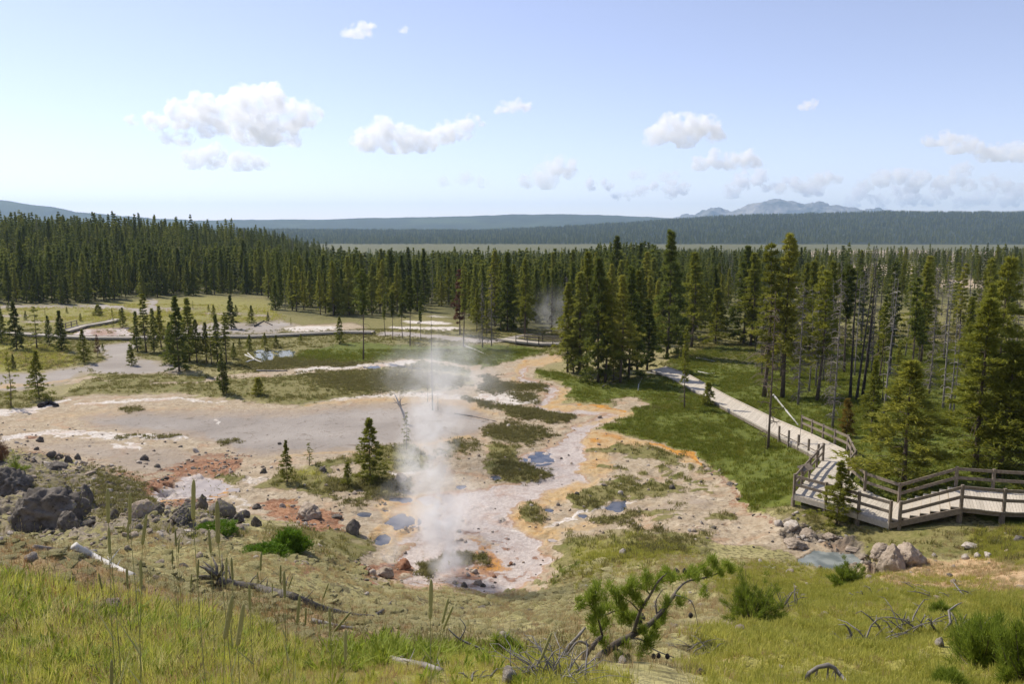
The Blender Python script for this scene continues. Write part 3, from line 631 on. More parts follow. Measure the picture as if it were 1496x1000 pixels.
cloud([(735,158,10),(752,155,11),(770,158,8),(727,163,6)], 'small flat based white cloud high above the valley centre', seed=3)
cloud([(960,198,18),(985,188,22),(1010,188,24),(1030,190,18),(1045,198,14),(950,208,10),(1000,205,18)], 'rounded dome shaped white cloud right of centre', seed=4)
cloud([(1022,242,12),(1045,235,14),(1065,238,15),(1090,235,14),(1105,238,8)], 'low white cloud just below the dome shaped cloud', seed=5, D=15500)
cloud([(1178,155,9),(1187,153,8),(1170,157,5)], 'tiny lone white puff high on the right', seed=6)
cloud([(508,50,7),(522,47,10),(535,45,9),(543,38,6),(515,40,5),(505,36,3)], 'ragged small white cloud near the top of the sky', mat=1, seed=7, rough=.8)
cloud([(585,43,4),(592,44,5),(600,42,3)], 'faint tiny wisp beside the ragged top cloud', mat=1, seed=8, rough=.7)
cloud([(770,265,12),(790,258,16),(810,245,18),(825,240,14),(832,252,12),(800,268,14)], 'heaped white cloud low over the blue ridge centre', seed=9, mat=1)
cloud([(1360,207,11),(1378,205,13),(1392,205,10)], 'leftmost small cloud of the trio at right edge', seed=10)
cloud([(1392,218,12),(1412,212,14),(1428,216,12)], 'middle cloud of the trio at right edge', seed=11)
cloud([(1445,228,14),(1465,222,16),(1490,224,18),(1515,226,18)], 'biggest cloud of the trio cut by right edge', seed=12)
cloud([(1265,272,10),(1290,262,14),(1315,258,15),(1345,262,14),(1375,268,13),(1400,255,12),(1408,245,10),(1395,265,12),(1330,275,12)], 'low grey white cloud bank right of the mountain', seed=13, mat=1, D=16000)
cloud([(1140,278,10),(1165,272,12),(1190,265,13),(1210,260,12),(1225,262,8)], 'soft white cloud right above the mountain peak', seed=14, mat=1, D=16000)
cloud([(1418,272,10),(1445,268,12),(1470,272,12),(1490,278,10)], 'small low cloud near the right horizon', seed=15, mat=1, D=16000)
cloud([(650,268,10),(680,262,12),(705,268,9)], 'faint low cloud left of the heaped cloud', seed=16, mat=2, D=16000)
cloud([(925,258,8),(938,254,9),(972,260,9),(985,256,8)], 'pair of faint puffs low between heaped and low clouds', seed=17, mat=2, D=16000)

r_ = random.Random(31)
for i, (x0, x1, y0, y1, lb) in enumerate(((860,1010,268,296,'pale low cloud streak left of the mountain'),(1060,1190,262,282,'pale low cloud streak above the mountain shoulder'),(1230,1500,278,298,'long pale cloud bank on the right horizon'))):
    n_ = int((x1-x0)/16); cloud([(x0+(x1-x0)*(k+.5)/n_+r_.uniform(-6, 6), y0+(y1-y0)*r_.random(), r_.uniform(7, 14)) for k in range(n_)], lb, D=21000.0, mat=1, rough=.9, seed=40+i, vox=2.4)
# ---------------------------------------------------------------- tree materials
def leaf_mat(name, c0, c1, dry=None, trans=.3, rnd=.5):
    m = NT(name); oi = m.n('ShaderNodeObjectInfo'); ge = m.n('ShaderNodeNewGeometry')
    c = m.mix(ge.outputs['Random Per Island'], c0, c1)
    if dry: c = m.mix(m.ramp(oi.outputs['Random'], .55, .95), c, dry)
    hv = m.n('ShaderNodeHueSaturation'); m.l(c, hv.inputs['Color'])
    v = m.math('ADD', 1-rnd/2, m.math('MULTIPLY', oi.outputs['Random'], rnd)); m.l(v, hv.inputs['Value']); c = hv.outputs[0]
    m.col(c); m.rough(.62); m.b.inputs['Specular IOR Level'].default_value = .25
    tr = m.n('ShaderNodeBsdfTranslucent'); m.l(c, tr.inputs[0]); mx = m.n('ShaderNodeMixShader'); mx.inputs[0].default_value = trans
    m.l(m.b.outputs[0], mx.inputs[1]); m.l(tr.outputs[0], mx.inputs[2]); m.l(mx.outputs[0], m.out.inputs['Surface']); return m.m
def bark_mat(name, a, b):
    m = NT(name); n = m.noise(6, 5, .6); oi = m.n('ShaderNodeObjectInfo')
    c = m.mix(m.ramp(n, .35, .65), a, b); c = m.mix(m.math('MULTIPLY', oi.outputs['Random'], .4), c, tuple(x*.6 for x in a)); m.col(c); m.rough(.9); m.bump(n, .5, .02); return m.m
M_PINE = leaf_mat('pine_needles', (.17,.19,.022), (.31,.31,.04), (.27,.26,.042), .45, .55)
M_DARK = leaf_mat('dark_pine_needles', (.11,.14,.025), (.21,.235,.038), (.22,.225,.042), .42, .7)
M_GOLD = leaf_mat('yellowing_needles', (.20,.14,.02), (.28,.20,.035), None, .3, .3)
M_RED = leaf_mat('rusty_needles', (.13,.06,.03), (.20,.10,.05), None, .2, .3)
M_BARK = bark_mat('pine_bark', (.10,.075,.055), (.19,.15,.115))
M_GREY = bark_mat('dead_grey_wood', (.17,.15,.13), (.33,.30,.265))
M_CHAR = bark_mat('charred_wood', (.035,.030,.027), (.10,.085,.075))
M_LICH = bark_mat('grey_dead_twigs', (.14,.122,.102), (.27,.238,.205))

def trunk_pts(H, lean, rs, n=7):
    bx, by = rs.normal(0, .012, 2)*H; out = []
    for i in range(n):
        t = i/(n-1); out.append((lean*H*t+bx*math.sin(t*3.1), by*math.sin(t*2.6), H*t-.15*(i == 0)))
    return out
def interp_trunk(tp, z):
    H = tp[-1][2]; t = min(max(z/H, 0), 1)*(len(tp)-1); i = min(int(t), len(tp)-2); f = t-i
    return Vector(tp[i])*(1-f)+Vector(tp[i+1])*f
def needle_fan(rs, C, D, n, ln, wd, jit=.05):
    """n needle sprays at each of the points C (k,3) heading about D (k,3): triangle soup"""
    k = len(C); C = np.repeat(C, n, 0); D = np.repeat(D, n, 0)
    d = D+rs.normal(0, .62, (k*n, 3)); d[:, 2] += .15; d /= np.linalg.norm(d, axis=1)[:, None]+1e-9
    side = np.cross(d, rs.normal(0, 1, (k*n, 3))); side /= np.linalg.norm(side, axis=1)[:, None]+1e-9
    L = ln*rs.uniform(.6, 1.25, (k*n, 1)); W = wd*rs.uniform(.7, 1.3, (k*n, 1)); b = C+rs.normal(0, jit, (k*n, 3))
    return np.stack([b-side*W, b+side*W, b+d*L], 1)
def pine(seed, H=12.0, start=.1, rad=.15, nb=90, shape=.8, gap=.15, per=12, nn=7, ln=.34, wd=.05, dead=0, lean=0.0, droop=.25, trunk_r=.011):
    """returns (trunk mesh builder, crown triangles)"""
    rs = np.random.default_rng(seed); tp = trunk_pts(H, lean, rs); mb = MB()
    tr = [H*trunk_r*(1.25 if i == 0 else 1-.93*i/(len(tp)-1)) for i in range(len(tp))]; mb.tube(tp, tr, 7)
    soup = []; gaps = [(rs.uniform(0, 6.28), rs.uniform(start, .9)) for _ in range(int(gap*30))]
    for i in range(nb):
        t = (i+rs.random())/nb; h = start+(1-start)*t**.92
        nw = max(8, nb//5); h = start+(1-start)*min(max((round((h-start)/(1-start)*nw)+rs.normal(0, .13))/nw, 0), .995)      # boughs sit in whorls
        f = (1-(h-start)/(1-start)); R_ = H*rad*(f**shape)*rs.uniform(.5, 1.28)+.14
        if h < start+.10: R_ *= rs.uniform(.45, .95)
        az = i*2.39996+rs.normal(0, .35)
        if any(abs(h-gh) < .045 and abs((az-ga+3.14) % 6.28-3.14) < 1.0 for ga, gh in gaps): R_ *= .42
        p0 = np.array(interp_trunk(tp, h*H)); out = np.array([math.cos(az), math.sin(az), 0]); rise = rs.uniform(.05, .45)*(.4+h)
        tt = np.sqrt(rs.uniform(.10, 1.0, per)); lat = np.array([-out[1], out[0], 0])
        off = rs.normal(0, .17, per)*R_*(1.15-tt*.55)
        C = p0+out*(R_*tt)[:, None]+lat*off[:, None]; C[:, 2] += R_*(rise*tt-droop*tt*tt)+rs.normal(0, .045, per)
        D = out[None]*.9+lat[None]*np.sign(off)[:, None]*.45+np.array([0, 0, .22+.55*h**3])
        soup.append(needle_fan(rs, C, D, nn, ln*(.75+.35*f), wd))
        if R_ > .5:
            e = p0+out*R_*.85; e[2] += R_*(rise*.85-droop*.72); m_ = (p0+e)/2; m_[2] += R_*rise*.12
            mb.tube([p0, m_, e], [H*.0022+.006, .012, .005], 3, False)
    top = np.array([tp[-1]]*3)-np.array([[0, 0, .05], [0, 0, .3], [0, 0, .6]]); soup.append(needle_fan(rs, top, np.array([[0, 0, 1.0]]*3), nn, ln, wd))
    for i in range(dead):
        h = rs.uniform(.08, start+.15); az = rs.uniform(0, 6.28); L = rs.uniform(.4, 1.0)*H*rad*.9
        p0 = interp_trunk(tp, h*H); o = Vector((math.cos(az), math.sin(az), 0))
        mb.tube([p0, p0+o*L*.55+Vector((0, 0, -.05*L)), p0+o*L+Vector((0, 0, -.42*L))], [.032, .024, .010], 3, False)
    return mb, np.concatenate(soup)
def soup_mesh(name, tri, mat):
    n = len(tri); return mesh_np(name, tri.reshape(-1, 3), np.arange(n*3).reshape(n, 3), [mat])
def snag(seed, H=10.0, nb=26, blen=.9, lean=0.0, r=.010, start=.15, twigs=0, broken=False):
    rs = np.random.default_rng(seed); tp = trunk_pts(H, lean, rs); tr_ = MB(); br = MB()
    tr_.tube(tp, [H*r*(1.25 if i == 0 else 1-(.55 if broken else .9)*i/(len(tp)-1)) for i in range(len(tp))], 7)
    for i in range(nb):
        h = rs.uniform(start, .97); az = rs.uniform(0, 6.28); L = blen*rs.uniform(.3, 1.25)*(1.15-h*.75); o = Vector((math.cos(az), math.sin(az), 0))
        p0 = interp_trunk(tp, h*H); sag = rs.uniform(-.25, .75)
        q = [p0, p0+o*L*.4+Vector((0, 0, .08*L)), p0+o*L*.78+Vector((0, 0, -.12*sag*L)), p0+o*L+Vector((0, 0, -.5*sag*L))]
        br.tube(q, [.040, .030, .022, .010], 3, False)
        for j in range(twigs):
            t = rs.uniform(.3, 1); b = q[1].lerp(q[2], t); d = Vector(rs.normal(0, 1, 3)); d.z -= .4; d.normalize()
            br.tube([b, b+d*L*rs.uniform(.25, .6)], [.020, .008], 3, False)
    return tr_, br
# ---- kinds: (trunk mesh, crown mesh) shared by all trees of that kind
KINDS = {}
def add_kind(key, made, leafm, barkm=None, sec='crown'):
    mb, s = made; H = max(v[2] for v in mb.v)
    KINDS[key] = (mb.mesh(key+'_trunk', barkm or M_BARK, True), soup_mesh(key+'_'+sec, s, leafm) if isinstance(s, np.ndarray) else s.mesh(key+'_'+sec, barkm), H, sec)
for i in range(4): add_kind('full%d' % i, pine(100+i, 8, .05, .28, 95, 1.1, .25, 14, 8, .30, .036), M_PINE)
for i in range(4): add_kind('tall%d' % i, pine(110+i, 14, .22, .19, 105, 1.0, .5, 14, 8, .42, .05, dead=16), M_PINE)
for i in range(3): add_kind('narrow%d' % i, pine(120+i, 12, .08, .15, 105, 1.05, .3, 12, 8, .38, .05), M_DARK)
for i in range(3): add_kind('dense%d' % i, pine(130+i, 11, .04, .21, 115, 1.1, .25, 14, 8, .38, .05), M_DARK)
for i in range(3): add_kind('sparse%d' % i, pine(140+i, 13, .34, .17, 70, .8, .9, 9, 8, .40, .045, dead=34), M_PINE)
for i in range(2): add_kind('thin%d' % i, pine(150+i, 9, .15, .17, 42, .6, 1.0, 7, 8, .30, .034, dead=14), M_PINE)
add_kind('highcrown0', pine(160, 12, .52, .13, 70, .55, .4, 12, 8, .40, .05, dead=10), M_DARK); add_kind('highcrown1', pine(161, 12, .45, .12, 60, .55, .6, 11, 8, .40, .05, dead=10), M_DARK)
add_kind('gold0', pine(170, 4, .06, .20, 50, .8, .4, 10, 8, .24, .03), M_GOLD); add_kind('rusty0', pine(171, 9, .2, .13, 60, .7, .5, 10, 8, .34, .045), M_RED)
add_kind('sapling0', pine(180, 3, .04, .24, 46, .8, .2, 12, 9, .22, .024), M_PINE); add_kind('sapling1', pine(181, 3, .04, .22, 40, .8, .5, 9, 9, .22, .024), M_PINE)
for i in range(4): add_kind('snag%d' % i, snag(200+i, 10, 44, 1.1, [0, .02, -.03, .05][i]), None, M_GREY, 'branches')
for i in range(3): add_kind('twiggy%d' % i, snag(210+i, 11, 110, 1.35, 0, .011, .06, 4), None, M_LICH, 'branches')
for i in range(3): add_kind('burnt%d' % i, snag(220+i, 13, 22, .8, [0, .04, .09][i], .011, .3), None, M_CHAR, 'branches')
add_kind('dark0', snag(240, 10, 46, 1.5, 0, .011, .08, 2), None, M_BARK, 'branches')
for i in range(2): add_kind('pole%d' % i, snag(230+i, 8, 6, .4, 0, .010, .4), None, M_CHAR, 'branches')
LOW = []
for i in range(4): LOW.append(pine(300+i, 11, .08, .15+.025*(i % 2), 56, 1.05, .4, 7, 5, .55, .10))
TREES = 0
def place_tree(key, loc, H, label, cat='tree', group=None, name=None, rz=None, widen=1.0):
    global TREES; TREES += 1
    tm, cm, H0, sec = KINDS[key]; s = H/H0
    root = empty(name or ('dead_tree' if sec == 'branches' else 'pine_tree'), loc, random.uniform(0, 6.28) if rz is None else rz)
    root.scale = (s*widen, s*widen, s)
    obj('trunk', tm, root); c_ = obj(sec, cm, root)
    if sec == 'branches': c_['kind'] = 'stuff'
    tag(root, label, cat, group); return root
FT = {}
def tree_px(key, px, py, top, label, group=None, widen=1.0, name=None, rz=None):
    p = P(px, py); u, s = ray(px, top); H = ZC+p.y*float(s)-p.z
    FT.setdefault('spots', []).append((p.x, p.y)); return place_tree(key, p, max(H, .5), label, group=group, widen=widen*(1.0 if key[:4] in ('snag', 'pole', 'burn', 'twig', 'high', 'dark') else 1.22), name=name, rz=rz)
# ---------------------------------------------------------------- single trees of the basin (photo x, base y, top y)
T = tree_px
ORD = lambda k: '%d%s' % (k, 'th' if 10 <= k % 100 <= 20 else {1: 'st', 2: 'nd', 3: 'rd'}.get(k % 10, 'th'))
GB = 'pines on the flat by the far boardwalk'
T('dense0', 3, 502, 447, 'dark pine cut by the left edge beside the far boardwalk', GB)
T('dense1', 25, 511, 442, 'tallest dark pine near left edge by the far boardwalk', GB, .9)
T('thin0', 54, 510, 449, 'thin dark pine between two fuller pines by the far boardwalk', GB, 1.2)
T('dense2', 90, 513, 455, 'bushy dark pine in front of the forked far boardwalk', GB, .95)
T('narrow1', 72, 506, 462, 'small dim pine behind the far boardwalk left side', GB)
T('full0', 123, 529, 482, 'full cone shaped pine left of the pale mud flat', GB, .9)
T('rusty0', 143, 522, 490, 'brownish half dead pine leaning on the cone shaped pine', GB, .9)
T('thin1', 16, 595, 517, 'straggly thin pine standing nearest the left edge', None, .8)
T('full1', 58, 584, 514, 'green pine with a dark log at its foot, left foreground flat', None, .85)
T('sapling1', 192, 534, 506, 'small ragged pine on the pale mud flat', None)
T('sparse0', 214, 515, 431, 'tall pine with a high tufted crown over the far boardwalk', GB)
T('narrow0', 201, 514, 456, 'slim dark pine left in the clump over the far boardwalk', GB)
T('narrow2', 225, 515, 452, 'slim dark pine right in the clump over the far boardwalk', GB)
T('tall1', 236, 511, 448, 'outermost right pine of the clump over the far boardwalk', GB)
T('dense1', 262, 543, 435, 'broad dark pine at the front of the central clump', GB, .85)
T('narrow1', 277, 528, 437, 'twin topped dark pine behind the broad front pine', GB, 1.1)
T('dense0', 250, 532, 472, 'short dark pine left of the broad front pine', GB)
T('tall2', 288, 531, 468, 'thin pine in the middle of the central clump', GB)
T('tall0', 302, 530, 472, 'leaning slim pine in the central clump', GB)
T('narrow0', 318, 529, 461, 'taller slim pine at right end of the central clump', GB)
T('sparse1', 331, 531, 458, 'bare stemmed pine right of the central clump', GB)
T('thin0', 309, 533, 478, 'spindly pine at front of the central clump', GB)
T('narrow2', 326, 576, 517, 'lone slender pine on the sedge belt', None, 1.0)
T('narrow1', 331, 575, 530, 'short thin stem twinned with the lone slender pine', None, .8)
T('dense2', 338, 481, 432, 'dark pine standing on the mud behind the far boardwalk', None)
T('full2', 368, 475, 447, 'smaller green pine right of the pine on the mud', None)
T('full3', 312, 467, 446, 'tiny pine alone in the yellow far meadow', None)
T('sapling0', 144, 462, 446, 'round shrubby pine in the yellow far meadow', None, 1.6)
T('full0', 180, 479, 450, 'pine beside the forked boardwalk arm', None)
T('thin1', 165, 480, 452, 'bare twiggy pine left of the forked boardwalk arm', None)
T('sapling0', 378, 578, 553, 'small bright bush shaped pine on the sedge belt', None, 1.3)
T('full2', 388, 512, 487, 'dark little pine left of the reflecting pond', None, 1.1)
T('full3', 404, 509, 490, 'smaller dark pine next to the reflecting pond', None, 1.1)
T('full1', 365, 513, 490, 'low dark pine behind the pond logs', None, 1.2)
T('full0', 497, 503, 464, 'fresh green pine standing alone on the green marsh', None, .85)
T('dense1', 403, 453, 411, 'leftmost pine of the central treeline edge', None)
T('highcrown0', 531, 526, 396, 'tall pine with a long bare trunk rising from the green marsh', None, .8)
for i, (a, b, c_) in enumerate(((563,492,432),(574,497,428),(588,494,425),(599,506,405),(615,497,440))):
    T(['highcrown1','highcrown0'][i % 2], a, b, c_, ['leftmost','second','third','tallest','rightmost'][i]+' of the five bare stemmed pines behind the marsh path', 'bare stemmed pines behind the marsh path', .75)
T('highcrown1', 677, 507, 392, 'tall bare stemmed pine where the marsh path narrows', None, .8)
T('rusty0', 672, 490, 396, 'rust coloured dying pine behind the bare stemmed pine', None, .8)
T('full1', 645, 447, 412, 'pine at the edge of the small far clearing', None)
T('burnt0', 632, 600, 448, 'tall thin dead tree standing in the steam', None, .62, rz=0)
T('pole0', 640, 600, 552, 'short dead stub beside the tall snag in the steam', None, .9)
T('pole1', 625, 588, 520, 'leaning bare pole left of the tall snag in the steam', None, .6)
T('twiggy0', 705, 508, 410, 'pale grey dead tree with drooping twigs left of the path fork', None, .7)
T('twiggy1', 718, 506, 398, 'taller pale grey dead tree by the path fork', None, .7)
T('twiggy2', 826, 492, 402, 'grey dead tree in the thin far steam', None, .8)
T('twiggy0', 806, 488, 412, 'slim grey dead tree left in the thin far steam', None, .5)
GC = 'tall pines of the grove beside the pale channel'
for i, (k, a, b, c_, w_) in enumerate((('tall0',829,544,415,.9),('narrow0',846,546,400,1.1),('tall1',858,538,371,.9),('dense0',874,559,380,.8),('tall2',884,560,410,.9),('tall3',906,560,405,.9),('dense1',918,552,392,.8),('tall1',931,541,398,.9),('narrow2',945,541,440,1.2),('full0',838,545,470,.8),('full2',897,556,480,.8))):
    T(k, a, b, c_, ['left front pine of the grove, low and bushy at steam edge','dark narrow pine second in the grove','tallest pine at the back left of the grove','dense front pine of the grove with a dark foot','slim pine just right of the dense front pine','bright topped pine at the middle of the grove','thick dark pine right of the grove middle','pine at the right rear of the grove','shorter pine at the right end of the grove','young pine at the left foot of the grove','young pine under the middle of the grove'][i], GC, w_)
T('dense1', 974, 522, 340, 'tallest full pine of the scene left of the gravel path', None, .78)
T('tall2', 1010, 507, 371, 'tall pine just right of the tallest full pine', None)
T('sparse2', 1000, 598, 478, 'thin dead topped pine on the meadow edge of the path', None, .55)
T('full1', 1045, 503, 424, 'bright cone shaped pine across the path', None)
T('dense0', 1086, 502, 362, 'wide dark pine left of the path clearing', None, .9)
T('tall3', 1096, 506, 372, 'slim pine leaning on the wide dark pine', None)
T('sparse0', 1116, 580, 360, 'tall tree with grey lower boughs behind the plank path', None, 1.0)
T('tall0', 1143, 581, 345, 'very tall yellow green pine above the plank path', None, .95)
T('full3', 1181, 522, 385, 'deep green pine behind the burnt stems', None, .8)
T('twiggy1', 1166, 592, 410, 'grey dead tree under the very tall yellow green pine', None, .8)
T('sparse1', 1193, 587, 398, 'half bare pine left of the burnt stems', None)
T('dark0', 1122, 657, 425, 'lone dark snag with drooping branches beside the plank path', None, .75)
T('pole1', 1117, 664, 610, 'short dark stick leaning on the lone dark snag', None, .6)
T('pole0', 1168, 655, 560, 'thin dead stick by the first railing posts', None, .4)
T('twiggy2', 1216, 626, 400, 'grey twiggy dead tree behind the railing bend', None, .7)
T('burnt0', 1242, 583, 395, 'straight charred trunk in the middle of the right wood', None, 1.0)
T('burnt2', 1251, 586, 385, 'charred trunk leaning right beside the straight one', None, .9, rz=0)
T('burnt1', 1260, 580, 362, 'tallest charred trunk leaning right', None, .9, rz=0)
T('tall1', 1272, 641, 527, 'small round topped pine with two bare stems', None, .9)
T('snag3', 1291, 610, 407, 'pale bent snag leaning right in the open wood', None, .8, rz=0)
T('twiggy0', 1357, 577, 446, 'grey bristly dead tree behind the bushy front pine', None, .9)
T('full0', 1320, 714, 530, 'big bushy yellow green pine behind the boardwalk bend', None, 1.45)
T('snag2', 1386, 616, 452, 'pale cluster snag between the two big right pines', None, .9)
T('snag0', 1392, 612, 470, 'second pale snag leaning in the same cluster', None, .9)
T('tall2', 1424, 694, 440, 'largest bright pine over the upper boardwalk', None, 1.2)
T('full1', 1459, 697, 503, 'bright pine right of the largest one over the boardwalk', None, 1.1)
T('full2', 1500, 700, 470, 'bright pine cut by the right edge over the boardwalk', None, .9)
T('twiggy1', 1478, 560, 410, 'tall grey dead tree near the right edge', None, .8)
T('gold0', 1236, 640, 585, 'small orange yellow dying sapling behind the railing', None, 1.0)
T('full3', 1222, 767, 676, 'dark brown green pine in front of the boardwalk platform', None, 1.3)
T('sapling0', 1034, 593, 560, 'small young pine on the meadow at the path edge', None)
T('full3', 420, 705, 645, 'dark little pine left of the steaming pots', None, .7)
T('thin0', 452, 680, 648, 'thin bare bush between the two basin pines', None, 1.3)
T('full0', 541, 702, 613, 'dense green pine standing left of the steam column', None, 1.1)
T('sapling1', 508, 710, 678, 'small sapling at the left foot of the dense basin pine', None, 1.0)
T('thin1', 594, 657, 604, 'spare leaning young pine beside the steam column', None, .8)

yl = random.Random(12)
for i, (x, y, h) in enumerate(((12,455,13),(38,468,14),(66,462,10),(98,458,9),(118,470,12),(20,540,22),(38,530,20),(150,512,10),(175,462,10),(258,458,14),(282,452,12),(305,455,10),(345,462,16),(392,470,14),(425,476,12),(440,500,12),(350,508,14),(342,525,24),(293,512,26),(232,480,20),(246,500,22),(210,490,16),(470,508,10),(180,468,12),(276,476,18))):
    T(['full', 'dense', 'thin', 'full'][i % 4]+str(i % 2), x, y, y-h, 'small scattered young pine on the far left flats, %s from left' % ORD(1+sorted((12,38,66,98,118,20,38.1,150,175,258,282,305,345,392,425,440,350,342,293,232,246,210,470,180,276)).index(x if i != 6 else 38.1)), 'young pines on the far left flats')
# ---------------------------------------------------------------- woods: Poisson spots, the largest in view become single trees
def inpoly(px, py, poly_):
    ins = np.zeros(len(px), bool); n = len(poly_)
    for i in range(n):
        a, b = poly_[i], poly_[(i+1) % n]
        if a[1] != b[1]: ins ^= ((a[1] > py) != (b[1] > py)) & (px < (b[0]-a[0])*(py-a[1])/(b[1]-a[1])+a[0])
    return ins
F_MAIN = [(-300,446),(60,444),(110,446),(200,437),(300,431),(388,432),(405,453),(470,463),(560,461),(618,456),(640,446),(660,446),(690,476),(720,490),(770,488),(800,476),(830,482),(832,500),(960,505),(1040,492),(1110,500),(1200,470),(1300,452),(1800,450),(1800,300),(-300,300)]
F_RIGHT = [(1100,505),(1200,475),(1300,455),(1800,452),(1800,640),(1496,640),(1400,610),(1330,590),(1250,600),(1200,590),(1130,560),(1090,540)]
F_GROVE = [(690,474),(765,476),(768,494),(690,496)]
def jitter(y0, y1, step, umax=.80):
    xs = []; y = y0
    while y < y1:
        x = np.arange(-umax*y, umax*y, step)+rng.uniform(-.5, .5)*step
        xs.append(np.c_[x+rng.uniform(-.45, .45, len(x))*step, np.full(len(x), y)+rng.uniform(-.45, .45, len(x))*step]); y += step
    return np.concatenate(xs)
pt = np.concatenate([jitter(60, 330, 3.9), jitter(330, 700, 5.2), jitter(700, 1250, 8.0)])
gz = ground(pt[:, 0], pt[:, 1]); bpx, bpy_ = topix(pt[:, 0], pt[:, 1], gz)
inm = inpoly(bpx, bpy_, F_MAIN); inr = inpoly(bpx, bpy_, F_RIGHT) & ~inm; ing = inpoly(bpx, bpy_, F_GROVE)
dens = np.zeros(len(pt)); dens[inm] = .95; dens[ing] = .8
clump = fbm(pt[:, 0]/28, pt[:, 1]/28, 3, 77)
dens[inm] *= np.where((bpx > 1050) & (pt[:, 1] > 120), np.clip((clump-.38)*4.0, .10, .8), 1)[inm]
dens[inr] = np.clip((clump[inr]-.28)*2.3, .13, .75)
dens[(pt[:, 1] > 430) & (bpx > 470) & (bpx < 900)] *= .18     # the woods end before the far meadow
dens[(pt[:, 1] > 900)] *= .6
dens *= 1-.9*np.clip(MKI('crust', pt[:, 0], pt[:, 1]), 0, 1)
keep = rng.random(len(pt)) < dens
spots = np.array(FT['spots']); 
for sx, sy in spots: keep &= (np.hypot(pt[:, 0]-sx, pt[:, 1]-sy) > 2.0)
pt, gz, bpx, bpy_, inr, inm = pt[keep], gz[keep], bpx[keep], bpy_[keep], inr[keep], inm[keep]
hh = np.clip(rng.normal(10.6, 2.3, len(pt)), 4.5, 16.5); hh[(bpx < 420) & (pt[:, 1] < 330)] *= .95; hh[inr] *= rng.uniform(.8, 1.25, inr.sum()); hh[inr] = np.minimum(hh[inr], 12.5); hh[rng.random(len(pt)) < .12] *= .6
rgt = (bpx > 960) & (pt[:, 1] > 140); hh[rgt] *= .80
mid = (bpx > 420) & (bpx < 860) & (pt[:, 1] > 150); hh[mid] *= .86
deadf = rng.random(len(pt)); deadp = np.where(inr, .6, np.where((bpx > 1050), .36, .03))
isdead = deadf < deadp
# how much of each tree shows past the nearer ones
cover = np.zeros((500, 750), bool); app = np.zeros(len(pt)); tpx, tpy = topix(pt[:, 0], pt[:, 1], gz+hh)
for sx, sy in FT['spots']: pass
for i in np.argsort(pt[:, 1]):
    w_ = hh[i]*.13*FPX/pt[i, 1]; x0, x1 = int(max(bpx[i]-w_, 0)/2), int(min(bpx[i]+w_, 1499)/2)+1; y0, y1 = int(max(tpy[i]+.12*(bpy_[i]-tpy[i]), 0)/2), int(min(bpy_[i], 999)/2)+1
    if x1 <= x0 or y1 <= y0 or bpx[i] < -10 or bpx[i] > 1506: continue
    blk = cover[y0:y1, x0:x1]; app[i] = (~blk).sum(); cover[y0:y1, x0+(x1-x0)//5:x1-(x1-x0)//5] = True
NAMED_DEAD = 30; NAMED_LIVE = TREES-NAMED_DEAD
live_i = np.where(~isdead)[0]; dead_i = np.where(isdead)[0]
live_i = live_i[np.argsort(-app[live_i])]; dead_i = dead_i[np.argsort(-app[dead_i])]
nl = min(300-NAMED_LIVE, len(live_i)); nd_ = min(200, len(dead_i))
def region(px, y, right):
    if right: return 'open wood'
    if px < 410: return 'left hill'
    if px < 690: return 'central treeline'
    if px < 1050: return 'grove back row'
    return 'right forest'
WHERE = {'left hill': 'of the wooded left hill', 'central treeline': 'of the treeline behind the marsh', 'grove back row': 'of the wood behind the grove', 'right forest': 'of the far right forest', 'open wood': 'of the open wood at right'}
def plant(idx_, dead):
    by = {}
    for i in idx_:
        rg = region(bpx[i], pt[i, 1], inr[i]); row = 'front' if pt[i, 1] < {'left hill': 235, 'central treeline': 190, 'grove back row': 130, 'right forest': 170, 'open wood': 95}[rg] else 'middle' if pt[i, 1] < {'left hill': 300, 'central treeline': 270, 'grove back row': 200, 'right forest': 260, 'open wood': 120}[rg] else 'back'
        by.setdefault((rg, row), []).append(i)
    for (rg, row), ii in by.items():
        for k, i in enumerate(sorted(ii, key=lambda q: bpx[q])):
            if dead: key = ['twiggy', 'snag', 'twiggy', 'snag', 'burnt'][i % 5]+str(i % 3)
            elif rg == 'left hill': key = ['dense', 'narrow', 'narrow'][i % 3]+str(i % 3)
            elif inr[i]: key = ['tall', 'sparse', 'full', 'sparse', 'highcrown'][i % 5]+str(i % 2)
            else: key = ['tall', 'dense', 'narrow', 'tall'][i % 4]+str(i % 3)
            nm_ = ('charred bare trunk' if key[:5] == 'burnt' else 'grey twiggy dead tree' if key[:3] == 'twi' else 'pale dead snag') if dead else {'de': 'broad dark pine', 'na': 'slim dark pine', 'ta': 'tall green pine', 'sp': 'half bare pine', 'hi': 'bare stemmed pine', 'fu': 'full green pine'}[key[:2]]
            place_tree(key, (pt[i, 0], pt[i, 1], gz[i]-.05), hh[i]*(.92 if dead else 1), '%s, %s from left, %s row %s' % (nm_, ORD(k+1), row, WHERE[rg]), group=('dead trees ' if dead else 'pines ')+WHERE[rg], widen=.8 if dead else 1)
plant(live_i[:nl], False); plant(dead_i[:nd_], True)

